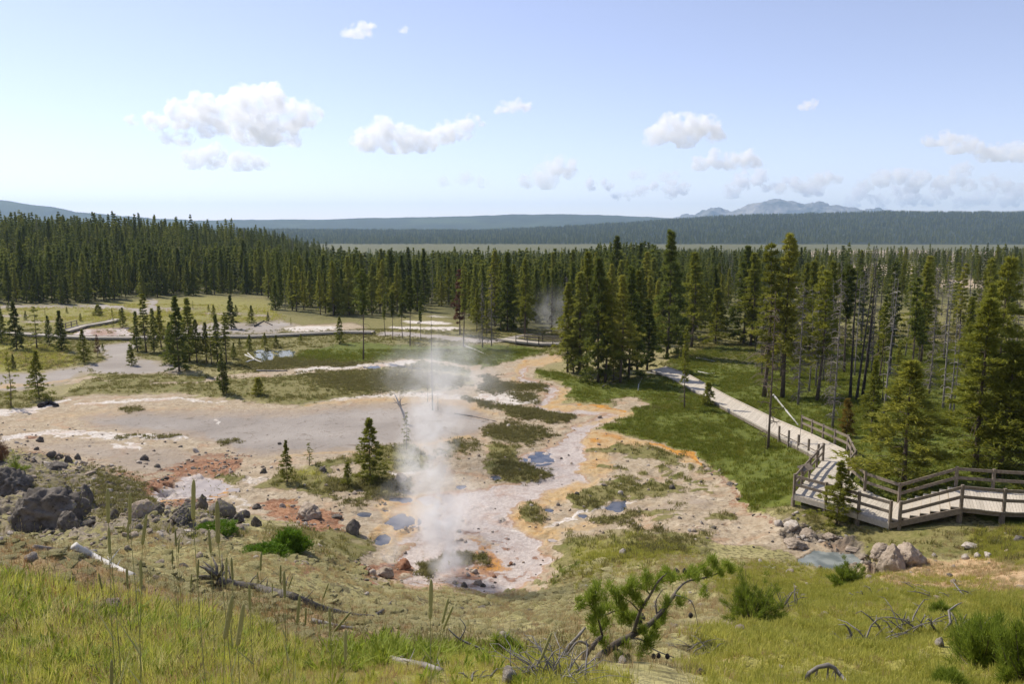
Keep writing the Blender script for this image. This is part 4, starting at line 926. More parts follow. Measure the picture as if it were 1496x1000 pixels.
# ---------------------------------------------------------------- scattered stuff (one object each, instanced by nodes)
def proto(name, me):
    return bpy.data.objects.new(name, me)          # not linked to the scene: only the source of instances
def scatter(name, pts, rot, scl, protos, label, cat):
    n = len(pts); me = bpy.data.meshes.new(name); me.vertices.add(n); me.vertices.foreach_set('co', np.asarray(pts, np.float32).ravel())
    for nm, ty, d in (('rot', 'FLOAT_VECTOR', rot), ('scl', 'FLOAT_VECTOR', scl)):
        a = me.attributes.new(nm, ty, 'POINT'); a.data.foreach_set('vector', np.asarray(d, np.float32).ravel())
    a = me.attributes.new('pick', 'INT', 'POINT'); a.data.foreach_set('value', rng.integers(0, len(protos), n).astype(np.int32)); me.update()
    o = obj(name, me); ng = bpy.data.node_groups.new(name, 'GeometryNodeTree')
    ng.interface.new_socket('Geometry', in_out='INPUT', socket_type='NodeSocketGeometry'); ng.interface.new_socket('Geometry', in_out='OUTPUT', socket_type='NodeSocketGeometry')
    N = ng.nodes.new; L = ng.links.new; gi, go = N('NodeGroupInput'), N('NodeGroupOutput'); io = N('GeometryNodeInstanceOnPoints'); jo = N('GeometryNodeJoinGeometry')
    for p_ in protos:
        q = N('GeometryNodeObjectInfo'); q.inputs['Object'].default_value = p_; q.inputs['As Instance'].default_value = True; L(q.outputs['Geometry'], jo.inputs[0])
    def att(nm, ty):
        q = N('GeometryNodeInputNamedAttribute'); q.data_type = ty; q.inputs['Name'].default_value = nm; return q.outputs['Attribute']
    L(gi.outputs[0], io.inputs['Points']); L(jo.outputs[0], io.inputs['Instance']); io.inputs['Pick Instance'].default_value = True
    L(att('pick', 'INT'), io.inputs['Instance Index']); L(att('rot', 'FLOAT_VECTOR'), io.inputs['Rotation']); L(att('scl', 'FLOAT_VECTOR'), io.inputs['Scale'])
    L(io.outputs[0], go.inputs[0]); md = o.modifiers.new('scatter', 'NODES'); md.node_group = ng
    return tag(o, label, cat, kind='stuff')
def rotz(n, tilt=.0): return np.c_[rng.normal(0, tilt, n), rng.normal(0, tilt, n), rng.uniform(0, 6.283, n)]
lowp = []
for i, (mb, s) in enumerate(LOW):
    me = soup_mesh('low_pine%d' % i, s, M_DARK); lowp.append(proto('low_pine', me))
    tv = MB(); tv.tube([(0, 0, -.3), (0, 0, 8)], [.14, .04], 4, False); b = len(me.vertices)
    full = np.concatenate([s, np.array([[tv.v[a] for a in (q[0], q[1], q[2])] for q in tv.f]), np.array([[tv.v[a] for a in (q[0], q[2], q[3])] for q in tv.f])])
    lowp[-1].data = soup_mesh('low_pine%d' % i, full, M_DARK)
ri = live_i[nl:]
scatter('forest', np.c_[pt[ri], gz[ri]], rotz(len(ri)), np.repeat((hh[ri]/11)[:, None], 3, 1)*np.c_[np.ones(len(ri)), np.ones(len(ri)), np.ones(len(ri))], lowp, 'dense dark pine forest covering the hill and valley floor', 'forest')
lows = []
for i in range(3):
    a, b_ = snag(320+i, 10, 34, 1.0, 0, .012, .1); a.v, off = a.v+b_.v, len(a.v); a.f += [tuple(q+off for q in f) for f in b_.f]; lows.append(proto('low_snag', a.mesh('low_snag%d' % i, M_LICH)))
ri = dead_i[nd_:]
scatter('dead_forest', np.c_[pt[ri], gz[ri]], rotz(len(ri), .02), np.repeat((hh[ri]/11)[:, None], 3, 1), lows, 'grey standing dead trees thinly spread through the far right forest', 'dead forest')
# trees on the dark ridge beyond the meadow
n = 26000; yy = np.sqrt(rng.uniform(2560**2, 4300**2, n)); xx = rng.uniform(-.68, .68, n)*yy; zz = rz2(xx, yy)
scatter('ridge_forest', np.c_[xx, yy, zz-1], rotz(n), np.repeat(rng.uniform(1.1, 1.9, n)[:, None], 3, 1)*np.array([[1.5, 1.5, 1]]), lowp, 'dark conifer forest on the ridge beyond the far meadow', 'forest')
# ---------------------------------------------------------------- boardwalks
def wood_mat(name, a, b, sc_=9):
    m = NT(name); mp = m.n('ShaderNodeMapping'); mp.inputs['Scale'].default_value = (1, 1, 1); ge = m.n('ShaderNodeNewGeometry')
    n = m.noise(sc_, 5, .6); c = m.mix(m.ramp(n, .35, .65), a, b); c = m.mix(m.math('MULTIPLY', ge.outputs['Random Per Island'], .45), c, tuple(x*.68 for x in a)); m.col(c); m.rough(.85); m.bump(n, .3, .01); return m.m
M_DECK = wood_mat('weathered_deck_boards', (.46,.41,.33), (.62,.56,.47)); M_RAIL = wood_mat('grey_rail_wood', (.17,.135,.10), (.31,.265,.21)); M_BEAM = wood_mat('brown_beams', (.20,.16,.12), (.32,.27,.21))
def lerp_pairs(A, B, t): return A[0].lerp(B[0], t), A[1].lerp(B[1], t)
def deck_strip(root, pairs, board=.15, gapw=.012, th=.05, beam=.22, kerb=True, bmat=None):
    d = MB(); bl = MB(); kb = MB()
    for A, B in zip(pairs[:-1], pairs[1:]):
        L = max((B[0]-A[0]).length, (B[1]-A[1]).length); n = max(1, int(L/board))
        for i in range(n):
            t0, t1 = i/n, (i+1)/n-gapw/L
            a0, a1 = lerp_pairs(A, B, t0); b0, b1 = lerp_pairs(A, B, t1); j = random.uniform(-.006, .006); dz = Vector((0, 0, j)); dn = Vector((0, 0, j-th))
            ext = (a0-a1).normalized()*random.uniform(-.02, .05)
            q = [a0+ext+dz, a1-ext+dz, b1-ext+dz, b0+ext+dz]; w_ = [a0+ext+dn, a1-ext+dn, b1-ext+dn, b0+ext+dn]; k = len(d.v); d.v += [tuple(p) for p in q+w_]
            d.f += [(k, k+1, k+2, k+3), (k+7, k+6, k+5, k+4), (k, k+4, k+5, k+1), (k+1, k+5, k+6, k+2), (k+2, k+6, k+7, k+3), (k+3, k+7, k+4, k)]
        for s in (0, 1):
            o = (A[1-s]-A[s]).normalized()*.12; zz = Vector((0, 0, -th-beam/2-.008))
            bl.bar(A[s]+o+zz, B[s]+o+zz, .09, beam)
            if kerb: kb.bar(A[s]+o*.6+Vector((0, 0, .06)), B[s]+o*.6+Vector((0, 0, .06)), .10, .10)
    tag(d.build('deck_boards', M_DECK, root), kind='stuff'); tag(bl.build('stringers', bmat or M_BEAM, root), kind='stuff')
    if kerb: tag(kb.build('kerb_boards', M_DECK, root), kind='stuff')
def post(root, p, h=1.18, w=.13, down=.8):
    b = MB(); b.box((0, 0, (h-down)/2), w, w, h+down, 0); o = b.build('post', M_RAIL, root, p); return o
def rail(root, a, b_, z=1.0, w=.06, h=.16):
    b = MB(); b.bar(a+Vector((0, 0, z)), b_+Vector((0, 0, z)), w, h); return b.build('rail', M_RAIL, root)
def rail_run(root, pts, zs=(1.05, .56), step=2.1, wid=.12):
    for A, B in zip(pts[:-1], pts[1:]):
        L = (B-A).length; n = max(1, round(L/step))
        for i in range(n): post(root, A.lerp(B, i/n))
        for z in zs: rail(root, A, B, z)
        d = (B-A)/n
    post(root, pts[-1])
bw = empty('boardwalk', (0, 0, 0)); tag(bw, 'grey railed boardwalk with viewing platform and steps on the right', 'boardwalk')
def pr(l, r, z): return (PZ(l[0], l[1], z), PZ(r[0], r[1], z))
D1 = [pr((950,541),(972,536),.45), pr((987,557),(1004,547),.5), pr((1050,592),(1064,580),.85), pr((1121,630),(1134,614),1.45), pr((1162,652),(1184,635),2.1), pr((1202,673),(1236,660),2.7)]
D2 = [D1[-1], pr((1186,692),(1247,684),2.9), pr((1160,722),(1240,698),2.9)]
D3 = [(PZ(1160,722,2.9), PZ(1240,698,2.9)), pr((1206,735),(1252,709),2.9), pr((1254,750),(1280,724),2.9), pr((1300,764),(1314,736),2.9)]
D4 = [pr((1404,742),(1396,713),4.1), pr((1460,748),(1450,717),4.1), pr((1560,752),(1560,724),4.1)]
deck_strip(bw, D1, board=.19); deck_strip(bw, D2, kerb=False); deck_strip(bw, D3, kerb=False); deck_strip(bw, D4, kerb=False)
# steps
A, B = D3[-1], D4[0]; NS = 7
for i in range(NS):
    a0, a1 = lerp_pairs(A, B, i/NS); b0, b1 = lerp_pairs(A, B, (i+1)/NS); z = 2.9+1.2*(i+1)/NS
    m = MB(); k = 0
    top = [Vector((p.x, p.y, z)) for p in (a0, a1, b1, b0)]; bot = [Vector((p.x, p.y, z-.06)) for p in (a0, a1, b1, b0)]
    m.v = [tuple(p) for p in top+bot]; m.f = [(0,1,2,3),(7,6,5,4),(0,4,5,1),(1,5,6,2),(2,6,7,3),(3,7,4,0)]; m.build('step', M_DECK, bw)
    r_ = MB(); zz = 1.2/NS; r_.bar(Vector((a0.x, a0.y, z-.06-zz/2+.02)), Vector((a1.x, a1.y, z-.06-zz/2+.02)), .03, zz-.05); r_.build('riser', M_BEAM, bw)
for s in (0, 1):
    m = MB(); a = A[s].copy(); b_ = B[s].copy(); o = (A[s]-A[1-s]).normalized()*.06
    m.bar(a+o+Vector((0, 0, -.16)), b_+o+Vector((0, 0, -.16)), .06, .30); m.build('stair_stringer', M_BEAM, bw)
up = Vector((0, 0, 0))
back = [PZ(1171,628,2.0), PZ(1238,660,2.7), PZ(1249,684,2.9), PZ(1239,697,2.9), PZ(1263,718,2.9), PZ(1313,736,2.9), PZ(1396,713,4.1), PZ(1450,717,4.1), PZ(1560,724,4.1)]
rail_run(bw, back); 
rail_run(bw, [PZ(1202,673,2.75), PZ(1160,722,2.9), PZ(1206,735,2.9), PZ(1254,750,2.9), PZ(1300,764,2.9)], step=2.2)
rail_run(bw, [PZ(1314,765,2.95), PZ(1404,742,4.1), PZ(1466,748,4.1), PZ(1560,752,4.1)], step=2.6)
lp = [PZ(1138,640,1.75), PZ(1152,647,1.95), PZ(1166,654,2.15), PZ(1181,661,2.4), PZ(1195,669,2.65)]
for p in lp: post(bw, p, .95)
for a, b_ in zip(lp[:-1], lp[1:]): rail(bw, a, b_, .35, .04, .07)
for q in ((1160,722,2.9),(1206,735,2.9),(1254,750,2.9),(1300,764,2.9),(1404,742,4.1),(1466,748,4.1),(1240,698,2.9),(1263,718,2.9)):
    p = PZ(*q); gz_ = float(ground(p.x, p.y)); m = MB(); h = max(p.z-gz_+.2, .2); m.box((p.x, p.y+.12, p.z-.26-h/2), .16, .16, h); m.build('support', M_BEAM, bw)
m = MB(); a = PZ(1160,722,2.9); b_ = PZ(1206,735,2.9); c_ = PZ(1254,750,2.9); d_ = PZ(1300,764,2.9)
for p, q in ((a, b_), (b_, c_), (c_, d_)): m.bar(p+Vector((0, -.02, -.2)), q+Vector((0, -.02, -.2)), .12, .30)
m.build('front_beam', M_DECK, bw)
sg = empty('information_board', PZ(1176,707,2.9), R(35)); tag(sg, 'small slanted information board on the viewing platform rail', 'sign')
m = MB(); m.box(None, 1.1, .5, .05, M=Matrix.Translation((0, 0, .98)) @ Matrix.Rotation(R(28), 4, 'X')); m.build('panel', M_BEAM, sg)
for x in (-.4, .4): m = MB(); m.box((x, 0, .46), .07, .07, .94); m.build('leg', M_RAIL, sg)
def plain_walk(pix, zl, half, label, rails=(), seg=6):
    r_ = empty('boardwalk', (0, 0, 0)); c = []
    for (x, y) in pix: p = P(x, y); c.append(p)
    pairs = []
    for i, p in enumerate(c):
        d = (c[min(i+1, len(c)-1)]-c[max(i-1, 0)]); n = Vector((-d.y, d.x, 0)).normalized()*half; q = Vector((p.x, p.y, max(p.z, 0)+zl)); pairs.append((q-n, q+n))
    deck_strip(r_, pairs, board=.30, beam=.16, kerb=True, bmat=M_DECK)
    for i, pp in enumerate(pairs):
        for s in (0, 1): p = pp[s]; m = MB(); m.box((p.x, p.y, p.z-.45), .16, .16, .7); m.build('support', M_BEAM, r_)
    for (i, j, s) in rails:
        for k in range(i, j):
            A, B = pairs[k][s], pairs[k+1][s]; n = max(1, round((B-A).length/2.4))
            for q in range(n+1): post(r_, A.lerp(B, q/n), 1.1, .13)
            for z in (1.0, .55): rail(r_, A, B, z, .06, .13)
    tag(r_, label, 'boardwalk', 'boardwalks across the far flats'); return r_
plain_walk([(-60,486),(30,491),(80,494),(140,497),(195,497),(290,495),(375,494.5),(440,491),(505,488),(545,488.5)], .42, .95, 'long low pale boardwalk crossing the far left mud flat')
plain_walk([(96,487),(120,480),(160,473),(172,469)], .42, .9, 'short pale boardwalk arm forking behind the left pines', [(0, 1, 1)])
plain_walk([(733,499),(760,503),(790,506),(828,506.5)], .45, .95, 'railed boardwalk piece behind the pale channel', [(1, 3, 1), (1, 3, 0)])
m = MB()

# ---------------------------------------------------------------- pools
def water_mat(name, c, rough, c2=None, al=.5):
    m = NT(name); n = m.noise(1.2, 3, .5); m.col(m.mix(m.ramp(n, .4, .6), c, c2 or c)); m.rough(rough); m.b.inputs['Specular IOR Level'].default_value = al; m.bump(m.noise(7, 2, .5), .08, .02); return m.m
WM = {'blue': water_mat('spring_water', (.045,.055,.08), .2, (.11,.115,.135), .25), 'milk': water_mat('milky_water', (.33,.28,.24), .3, (.41,.355,.31), .2), 'grey': water_mat('silty_water', (.13,.15,.145), .3, (.25,.27,.25), .18), 'clear': water_mat('pond_water', (.05,.06,.05), .05, (.06,.07,.05), .5)}
for (px_, py_, rx_, ry_, kd, lb, wz) in POOL_W:
    c = PZ(px_, py_, wz); ex = PZ(px_+rx_, py_, wz).x-c.x; n_ = 40; vs_ = [(c.x, c.y, wz)]
    for k in range(n_):
        t = 2*math.pi*k/n_; f = 1.32; q = PZ(px_+rx_*f*math.cos(t), py_+ry_*f*math.sin(t), wz); vs_.append(tuple(q))
    me = bpy.data.meshes.new('pool'); me.from_pydata(vs_, [], [(0, 1+(k+1) % n_, 1+k) for k in range(n_)]); me.materials.append(WM[kd]); me.update()
    o = obj('pool', me); tag(o, kind='structure'); o['label'] = lb

# ---------------------------------------------------------------- rocks
def rock_mat(name, a, b, c_):
    m = NT(name); n = m.noise(1.6, 7, .68); n2 = m.noise(9, 5, .65); c = m.mix(m.ramp(n, .38, .62), a, b); c = m.mix(m.ramp(n2, .55, .68), c, c_); m.col(c); m.rough(.95); m.bump(m.math('ADD', n, m.math('MULTIPLY', n2, .6)), .9, .09); return m.m
M_ROCK = rock_mat('dark_lava_rock', (.10,.088,.075), (.22,.195,.165), (.06,.052,.044)); M_PALE = rock_mat('pale_rock', (.42,.36,.29), (.62,.56,.49), (.30,.25,.19)); M_BROWN = rock_mat('brown_rock', (.30,.24,.18), (.46,.38,.30), (.20,.155,.115)); M_RUST = rock_mat('rust_rock', (.28,.13,.07), (.42,.24,.15), (.16,.09,.06))
def rock_mesh(seed, sub=4, blocky=.4):
    bm = bmesh.new(); bmesh.ops.create_icosphere(bm, subdivisions=sub, radius=1.0); o = Vector((seed*3.7, seed*1.3, 0)); r_ = random.Random(seed)
    pl = [(Vector((r_.uniform(-1, 1), r_.uniform(-1, 1), r_.uniform(-.3, 1))).normalized(), r_.uniform(.55, .85)) for _ in range(9)]
    for v in bm.verts:
        d = v.co.normalized(); s = 1+.38*mnoise.fractal(d*1.3+o, .7, 2.1, 3)
        p = d*s
        for n_, k in pl:
            e = p.dot(n_)-k
            if e > 0: p -= n_*e*(blocky+.45)
        p += d*(.13*mnoise.fractal(d*4.5+o, .6, 2.1, 5)+.03*abs(mnoise.noise(d*2.6+o))); v.co = p
    me = bpy.data.meshes.new('rock'); bm.to_mesh(me); bm.free(); me.polygons.foreach_set('use_smooth', np.ones(len(me.polygons), bool)); return me
ROCKM = {}
def boulder(px, py, w_, h_, label, mat=None, seed=None, group=None, name='boulder', deep=.36, rz=None, yb=None):
    mat = mat or M_ROCK; seed = seed if seed is not None else int(px+py) % 7; key = (seed, mat.name)
    if key not in ROCKM: me = rock_mesh(seed, 5 if w_ > 50 else 4 if w_ > 20 else 3); me.materials.append(mat); ROCKM[key] = me
    p = P(px, py) if yb is None else Vector((*PD(px, py, yb).xy, float(ground(*PD(px, py, yb).xy)))); k = p.y/FPX; sx = w_*k/2*.95; sz = h_*k/2*1.2
    o = obj(name, ROCKM[key]); o.scale = (sx, sx*.85, sz); o.location = (p.x, p.y+sx*.55, p.z+sz*(1-2*deep)+sz*.1); o.rotation_euler = (0, 0, random.uniform(0, 6.28) if rz is None else rz); tag(o, label, 'rock', group); return o
GL = 'dark boulders on the left knoll'
for a in ((45,778,120,80,'huge dark grey boulder at the left edge',None,1),(92,776,40,34,'dark boulder leaning on the huge boulder at its right',None,2),(8,722,70,44,'dark boulder behind the huge boulder at the left edge',None,3),(122,742,30,44,'upright dark outcrop right of the huge boulder',None,4),
  (56,646,13,10,'lone small grey rock on the white crust',None,5),(209,673,15,10,'small dark block on the pale terrace',None,6),(71,668,16,9,'left rock of the dark row at the terrace edge',None,1),(86,671,12,9,'second rock of the dark row at the terrace edge',None,2),(98,678,15,13,'third rock of the dark row at the terrace edge',None,3),(112,672,13,11,'right rock of the dark row at the terrace edge',None,4),
  (78,687,40,12,'low flat dark slab below the dark rock row',None,5),(165,757,16,16,'small dark rock below the mossy knoll',None,6),(195,758,46,30,'broad brown grey boulder between the seed spikes',M_BROWN,1),(226,752,24,14,'dark rock right of the broad brown grey boulder',None,2),(262,764,42,22,'dark boulder under the tall seed spike',None,3),(270,748,26,12,'flat dark rock on top of the boulder pair',None,4),
  (293,745,18,28,'upright dark rock left of the round boulder',None,5),(322,757,46,30,'round dark boulder at the rust pool bank',None,6),(346,763,22,15,'small dark rock at the right of the round boulder',None,1),(356,757,18,13,'grey rock beside the round dark boulder',None,2),(372,770,18,18,'dark rock near the green cushion',None,3),(233,741,12,8,'tiny dark rock at the milky pool edge',None,4),(373,745,15,10,'dark rock at the white bank',None,5),
  (447,760,48,26,'knobby grey brown outcrop above the green cushion',M_BROWN,2),(514,781,28,26,'square dark block left of the round spring',None,6),(585,704,24,14,'dark rough rock right of the basin pine',M_BROWN,3),(384,692,12,8,'dark rock under the left basin pine',None,1),(470,690,14,9,'dark rock beside the basin sapling',None,2)):
    boulder(*a[:5], mat=a[5], seed=a[6], group=GL if a[0] < 400 else None)
for a in ((678,859,13,9,'grey stone at the lower shore of the steaming pool',None),(698,856,15,10,'brown stone at the lower shore of the steaming pool',M_BROWN),(706,859,9,7,'small dark stone beside the brown shore stone',None),(665,855,9,7,'pale stone at the left of the lower shore',M_PALE),(720,860,8,5,'flat pale stone at the lower shore right',M_PALE),(747,826,10,6,'rust coloured knob in the orange shallows',M_RUST),(722,845,8,6,'second rust coloured knob near the lower shore',M_RUST),
  (560,845,32,18,'grey mound steaming beside the rust bank',M_BROWN),(590,832,24,16,'rust red lumpy rock at the rust bank',M_RUST),(535,840,12,9,'small rust rock at the left end of the rust bank',M_RUST),
  (910,811,15,10,'single white stone on the olive slope',M_PALE),(907,723,11,7,'pale stone on the long sedge island',M_PALE),(983,715,12,7,'dark stone on the long sedge island',None),(1104,835,0.1,.1,'x',None),
  (1291,815,37,25,'rounded tan boulder below the steps, left one',M_BROWN),(1309,836,44,44,'pointed tan boulder below the steps',M_BROWN),(1334,828,58,38,'layered tan boulder slab below the steps, right one',M_BROWN),(1422,802,28,8,'flat white stone patch under the upper boardwalk',M_PALE),(1412,818,12,9,'white stone left of three under the upper boardwalk',M_PALE),(1430,816,13,9,'white stone middle of three under the upper boardwalk',M_PALE),(1446,815,14,9,'white stone right of three under the upper boardwalk',M_PALE),(1366,814,9,6,'small white stone right of the layered boulder',M_PALE),
  (1160,772,30,12,'pale ledge rock above the grey blue spring',M_PALE),(1185,785,34,14,'dark brown ledge rock over the grey blue spring',M_BROWN),(1215,788,26,10,'jagged ledge rock right over the spring',M_BROWN),(1140,768,18,9,'pale rock at the left end of the ledge',M_PALE),(1245,806,24,8,'low ledge rock near the tan boulders',M_BROWN),(1163,800,40,12,'overhanging brown bank rock left of the grey blue spring',M_BROWN),
  (1374,946,17,16,'pale stone in the yellow grass at lower right',M_PALE),(1367,917,13,6,'white bone like stone above the pale stone',M_PALE),(745,1000,38,30,'tan rock at the bottom edge beside the twisted pine',M_PALE),(537,953,20,19,'grey white rock in the slope grass',M_PALE),(512,950,16,9,'flat white rock left of the grey white rock',M_PALE),(117,896,24,11,'white rock in the foreground grass at left',M_PALE),(152,893,42,14,'flat brown rock beside the white foreground rock',M_BROWN),(200,872,17,14,'pale rock under the white log',M_PALE),(440,971,12,9,'small pale rock among the grass spikes',M_PALE),(1143,978,10,6,'small white stone at the bottom right of centre',M_PALE),(870,978,14,10,'grey stone behind the twisted pine trunk',M_BROWN),(520,826,10,8,'small grey stone on the mossy bank',M_BROWN)):
    if a[4] != 'x': boulder(*a[:5], mat=a[5], seed=int(a[0]+a[1]) % 7, name='boulder' if a[2] > 20 else 'stone')
# loose stones on the slope and the flats
sr = random.Random(5); stone_ms = []
for i, mt in enumerate((M_BROWN, M_PALE, M_ROCK, M_BROWN)): me = rock_mesh(20+i, 2); me.materials.append(mt); stone_ms.append(proto('pebble', me))
# ---------------------------------------------------------------- logs and dead branches
M_WHITE = bark_mat('bleached_wood', (.46,.44,.41), (.68,.66,.62)); M_OLD = bark_mat('old_grey_wood', (.17,.155,.14), (.36,.33,.30))
M_LOGD = bark_mat('dark_log_wood', (.07,.06,.052), (.22,.20,.18))
def log(pix, r0, r1, label, mat=M_OLD, branches=6, lift=.5, seed=0, cat='log', name='fallen_log', group=None):
    rs = random.Random(seed); c = [P(x, y) for x, y in pix]; n = len(c); fine = []
    for i in range(n-1):
        for k in range(4): fine.append(c[i].lerp(c[i+1], k/4))
    fine.append(c[-1]); N_ = len(fine); rad = [r0+(r1-r0)*i/(N_-1) for i in range(N_)]
    fine = [Vector((p.x+rs.uniform(-.12, .12)*r, p.y, max(p.z, float(ground(p.x, p.y))-r*.9 if n > 5 else p.z)+r*lift+rs.uniform(-.08, .08)*r)) for p, r in zip(fine, rad)]
    root = empty(name, fine[0]); m = MB(); m.tube([p-fine[0] for p in fine], rad, 8); m.build('trunk', mat, root, smooth=True)
    for i in range(branches):
        k = rs.randrange(1, N_); p = fine[k]-fine[0]; d = Vector((rs.uniform(-1, 1), rs.uniform(-1, 1), rs.uniform(.1, .9))).normalized(); L = rs.uniform(2.5, 6)*rad[k]
        b = MB(); b.tube([p, p+d*L*.5+Vector((0, 0, rs.uniform(-.1, .15)*L)), p+d*L], [rad[k]*.22, rad[k]*.15, rad[k]*.05], 5); b.build('branch', mat, root, smooth=True)
    tag(root, label, cat, group); return root
L1 = log([(318,856),(345,862),(378,866),(430,881),(470,896),(512,905),(545,905),(563,893),(572,881)], .11, .03, 'long dark fallen log with a torn root end on the slope', M_LOGD, 9, .9, 1)
rs = random.Random(9); base = P(318,856)+Vector((0, 0, .15))-L1.location
for i in range(14):
    d = Vector((rs.uniform(-1, .4), rs.uniform(-.8, .8), rs.uniform(-.1, 1))).normalized(); L = rs.uniform(.25, .55); b = MB(); b.tube([base, base+d*L*.5+Vector((0, 0, .05)), base+d*L+Vector((rs.uniform(-.1, .1), 0, .05))], [.045, .03, .008], 5); b.build('root', M_LOGD, L1, smooth=True)
log([(108,807),(135,820),(165,835),(194,849)], .078, .045, 'thick bleached white log on the left slope', M_WHITE, 4, 1.3, 2)
log([(50,803),(80,806),(108,812)], .03, .02, 'thin grey branch left of the white log', M_OLD, 3, .8, 3)
log([(127,815),(140,808),(158,806)], .07, .05, 'short grey log crossing behind the white log', M_OLD, 2, .8, 4)
log([(24,850),(31,855),(39,861)], .05, .04, 'short white log in the grass at the left edge', M_WHITE, 0, .8, 5)
log([(455,910),(490,918),(530,924)], .035, .025, 'thin grey log below the long dark log', M_OLD, 4, .8, 6)
log([(560,967),(590,973),(620,978),(645,985)], .022, .014, 'dark fallen branch at the bottom centre', M_OLD, 8, .9, 7)
log([(677,506),(692,511),(715,521)], .12, .05, 'pale fallen log on the marsh beside the path', M_WHITE, 3, .8, 8)
log([(360,531),(372,527),(362,517)], .14, .08, 'pale fallen log left of the reflecting pond', M_WHITE, 3, .8, 9)
log([(358,520),(372,527),(384,531)], .12, .08, 'pale log lying by the reflecting pond', M_WHITE, 2, .8, 10)
log([(375,543),(395,543),(420,543)], .12, .08, 'grey log behind the sedge belt', M_OLD, 3, .8, 11)
log([(664,605),(690,609),(726,617)], .07, .03, 'thin dead pole lying on the pale terrace', M_OLD, 2, .9, 12)
log([(1130,579),(1145,597),(1166,622)], .12, .05, 'bare pale fallen trunk behind the plank path', M_WHITE, 5, .8, 13)
log([(880,566),(892,560),(907,552)], .07, .04, 'dark fallen stick at the foot of the grove', M_OLD, 3, .9, 14)
log([(932,571),(933,563),(938,554)], .06, .04, 'pale broken stub in the grove shade', M_WHITE, 3, .9, 15)
log([(945,545),(975,550),(990,556)], .06, .03, 'pale fallen branch in the grove shade', M_WHITE, 6, .9, 16)
log([(1018,524),(1035,527),(1045,529)], .08, .05, 'grey log beyond the path in the clearing', M_WHITE, 2, .9, 17)
log([(1020,544),(1035,547),(1050,546)], .07, .04, 'thin grey log on the grass across the path', M_WHITE, 2, .9, 18)
log([(372,478),(385,470),(398,476)], .16, .08, 'dark burnt log heap on the far mud', M_CHAR, 8, .9, 19)
log([(58,596),(72,590),(85,594)], .28, .12, 'dark log at the foot of the left green pine', M_CHAR, 6, .7, 20)
# leaning dead tree on the terrace
dt = empty('dead_tree', P(594, 620)); m = MB(); q = [Vector((0, 0, -.1)), PD(589,604,dt.location.y+.1)-dt.location, PD(582,588,dt.location.y+.2)-dt.location, PD(576,575,dt.location.y+.3)-dt.location]; m.tube(q, [.13, .11, .08, .03], 7); m.build('trunk', M_WHITE, dt, smooth=True); tag(dt, 'leaning bleached dead tree with forked branches on the terrace', 'tree')
for (x, y) in ((590,578),(574,582),(572,590),(584,573),(596,590)):
    b = MB(); b.tube([q[2].lerp(q[1], random.random()*.6), PD(x, y, dt.location.y+.3)-dt.location], [.05, .012], 5); b.build('branch', M_OLD, dt)
def brush(px, py, w_, h_, n, label, seed=0, r=.014, mat=M_OLD, yb=None, name='dead_branch_heap', arch=.6):
    rs = random.Random(seed); p = P(px, py); k = p.y/FPX; root = empty(name, p); m = MB()
    for i in range(n):
        x0 = rs.gauss(0, .24)*w_*k; y0 = rs.gauss(0, .2)*w_*k; d = Vector((rs.gauss(0, 1), rs.gauss(0, .6), 0)).normalized(); L = rs.uniform(.25, .65)*w_*k; zt = rs.uniform(.1, 1)*h_*k; a = Vector((x0, y0, 0)); pts_ = []
        a.z = float(ground(p.x+x0, p.y+y0))-p.z
        for t in (0, .25, .5, .75, 1): pts_.append(a+d*L*t+Vector((rs.gauss(0, .03)*L, rs.gauss(0, .05)*L, zt*math.sin(t*math.pi*arch)+.01)))
        rr = min(r, (1.3 if n > 25 and py > 980 else 1.9)*k)*rs.uniform(.45, 1.5); m.tube(pts_, [rr, rr*.9, rr*.7, rr*.5, rr*.2], 4)
        for j in range(2): t = rs.choice(pts_[1:4]); e = Vector((rs.gauss(0, 1), rs.gauss(0, 1), rs.uniform(0, 1))).normalized(); m.tube([t, t+e*L*.22], [rr*.5, rr*.12], 3)
    tag(m.build('branches', mat, root, smooth=True), kind='stuff'); tag(root, label, 'branches'); return root
brush(1302,938,112,46,34,'large tangle of grey dead branches in the yellow grass',1,.020)
brush(1402,925,46,32,12,'small grey branch tangle right of the large tangle',2,.016)
brush(1265,873,26,18,7,'small grey stump like branch left above the large tangle',3,.022)
brush(1395,877,70,16,12,'scattered grey twigs on the slope at right',4,.02)
brush(1330,866,50,10,8,'grey twigs beneath the orange dirt bank',5,.02)
brush(1140,895,60,44,12,'bare grey branches at the right of the pine shrub',6,.018)
brush(1135,834,24,12,6,'curled grey driftwood behind the pine shrub',7,.025,M_WHITE)
brush(1015,955,70,26,12,'thin dead twigs right of the twisted pine',8,.008)
brush(805,992,130,60,46,'dense tangle of thin dead twigs around the twisted pine foot',21,.006)
brush(700,995,60,14,9,'dead twigs at the bottom edge left of the tan rock',9,.008)
brush(1440,905,30,14,5,'grey twig bundle at the right edge of the grass',10,.014)
ar = empty('dead_branch', PD(1170,1000,7.0)); ar.location.z = float(ground(*ar.location.xy)); m = MB()
ya = P(1195, 995).y; pp = [P(1176,995)-ar.location]+[PD(x, y, ya)-ar.location for x, y in ((1182,985),(1195,976),(1210,973),(1220,978),(1228,988))]+[P(1238,999)-ar.location]
kk = ya/FPX; m.tube(pp, [kk*q_ for q_ in (2.6, 3.6, 3.2, 4.2, 3.4, 3.6, 2.2)], 7); m.build('bough', M_OLD, ar, smooth=True)
for i in range(9): a = pp[1+i % 5]; b = MB(); b.tube([a, a+Vector((random.uniform(-.05, .05), random.uniform(-.05, .1), -random.uniform(.08, .2)))], [kk*1.2, kk*.4], 4); b.build('twig', M_OLD, ar)
tag(ar, 'arched grey dead branch at the bottom edge right of centre', 'branch')

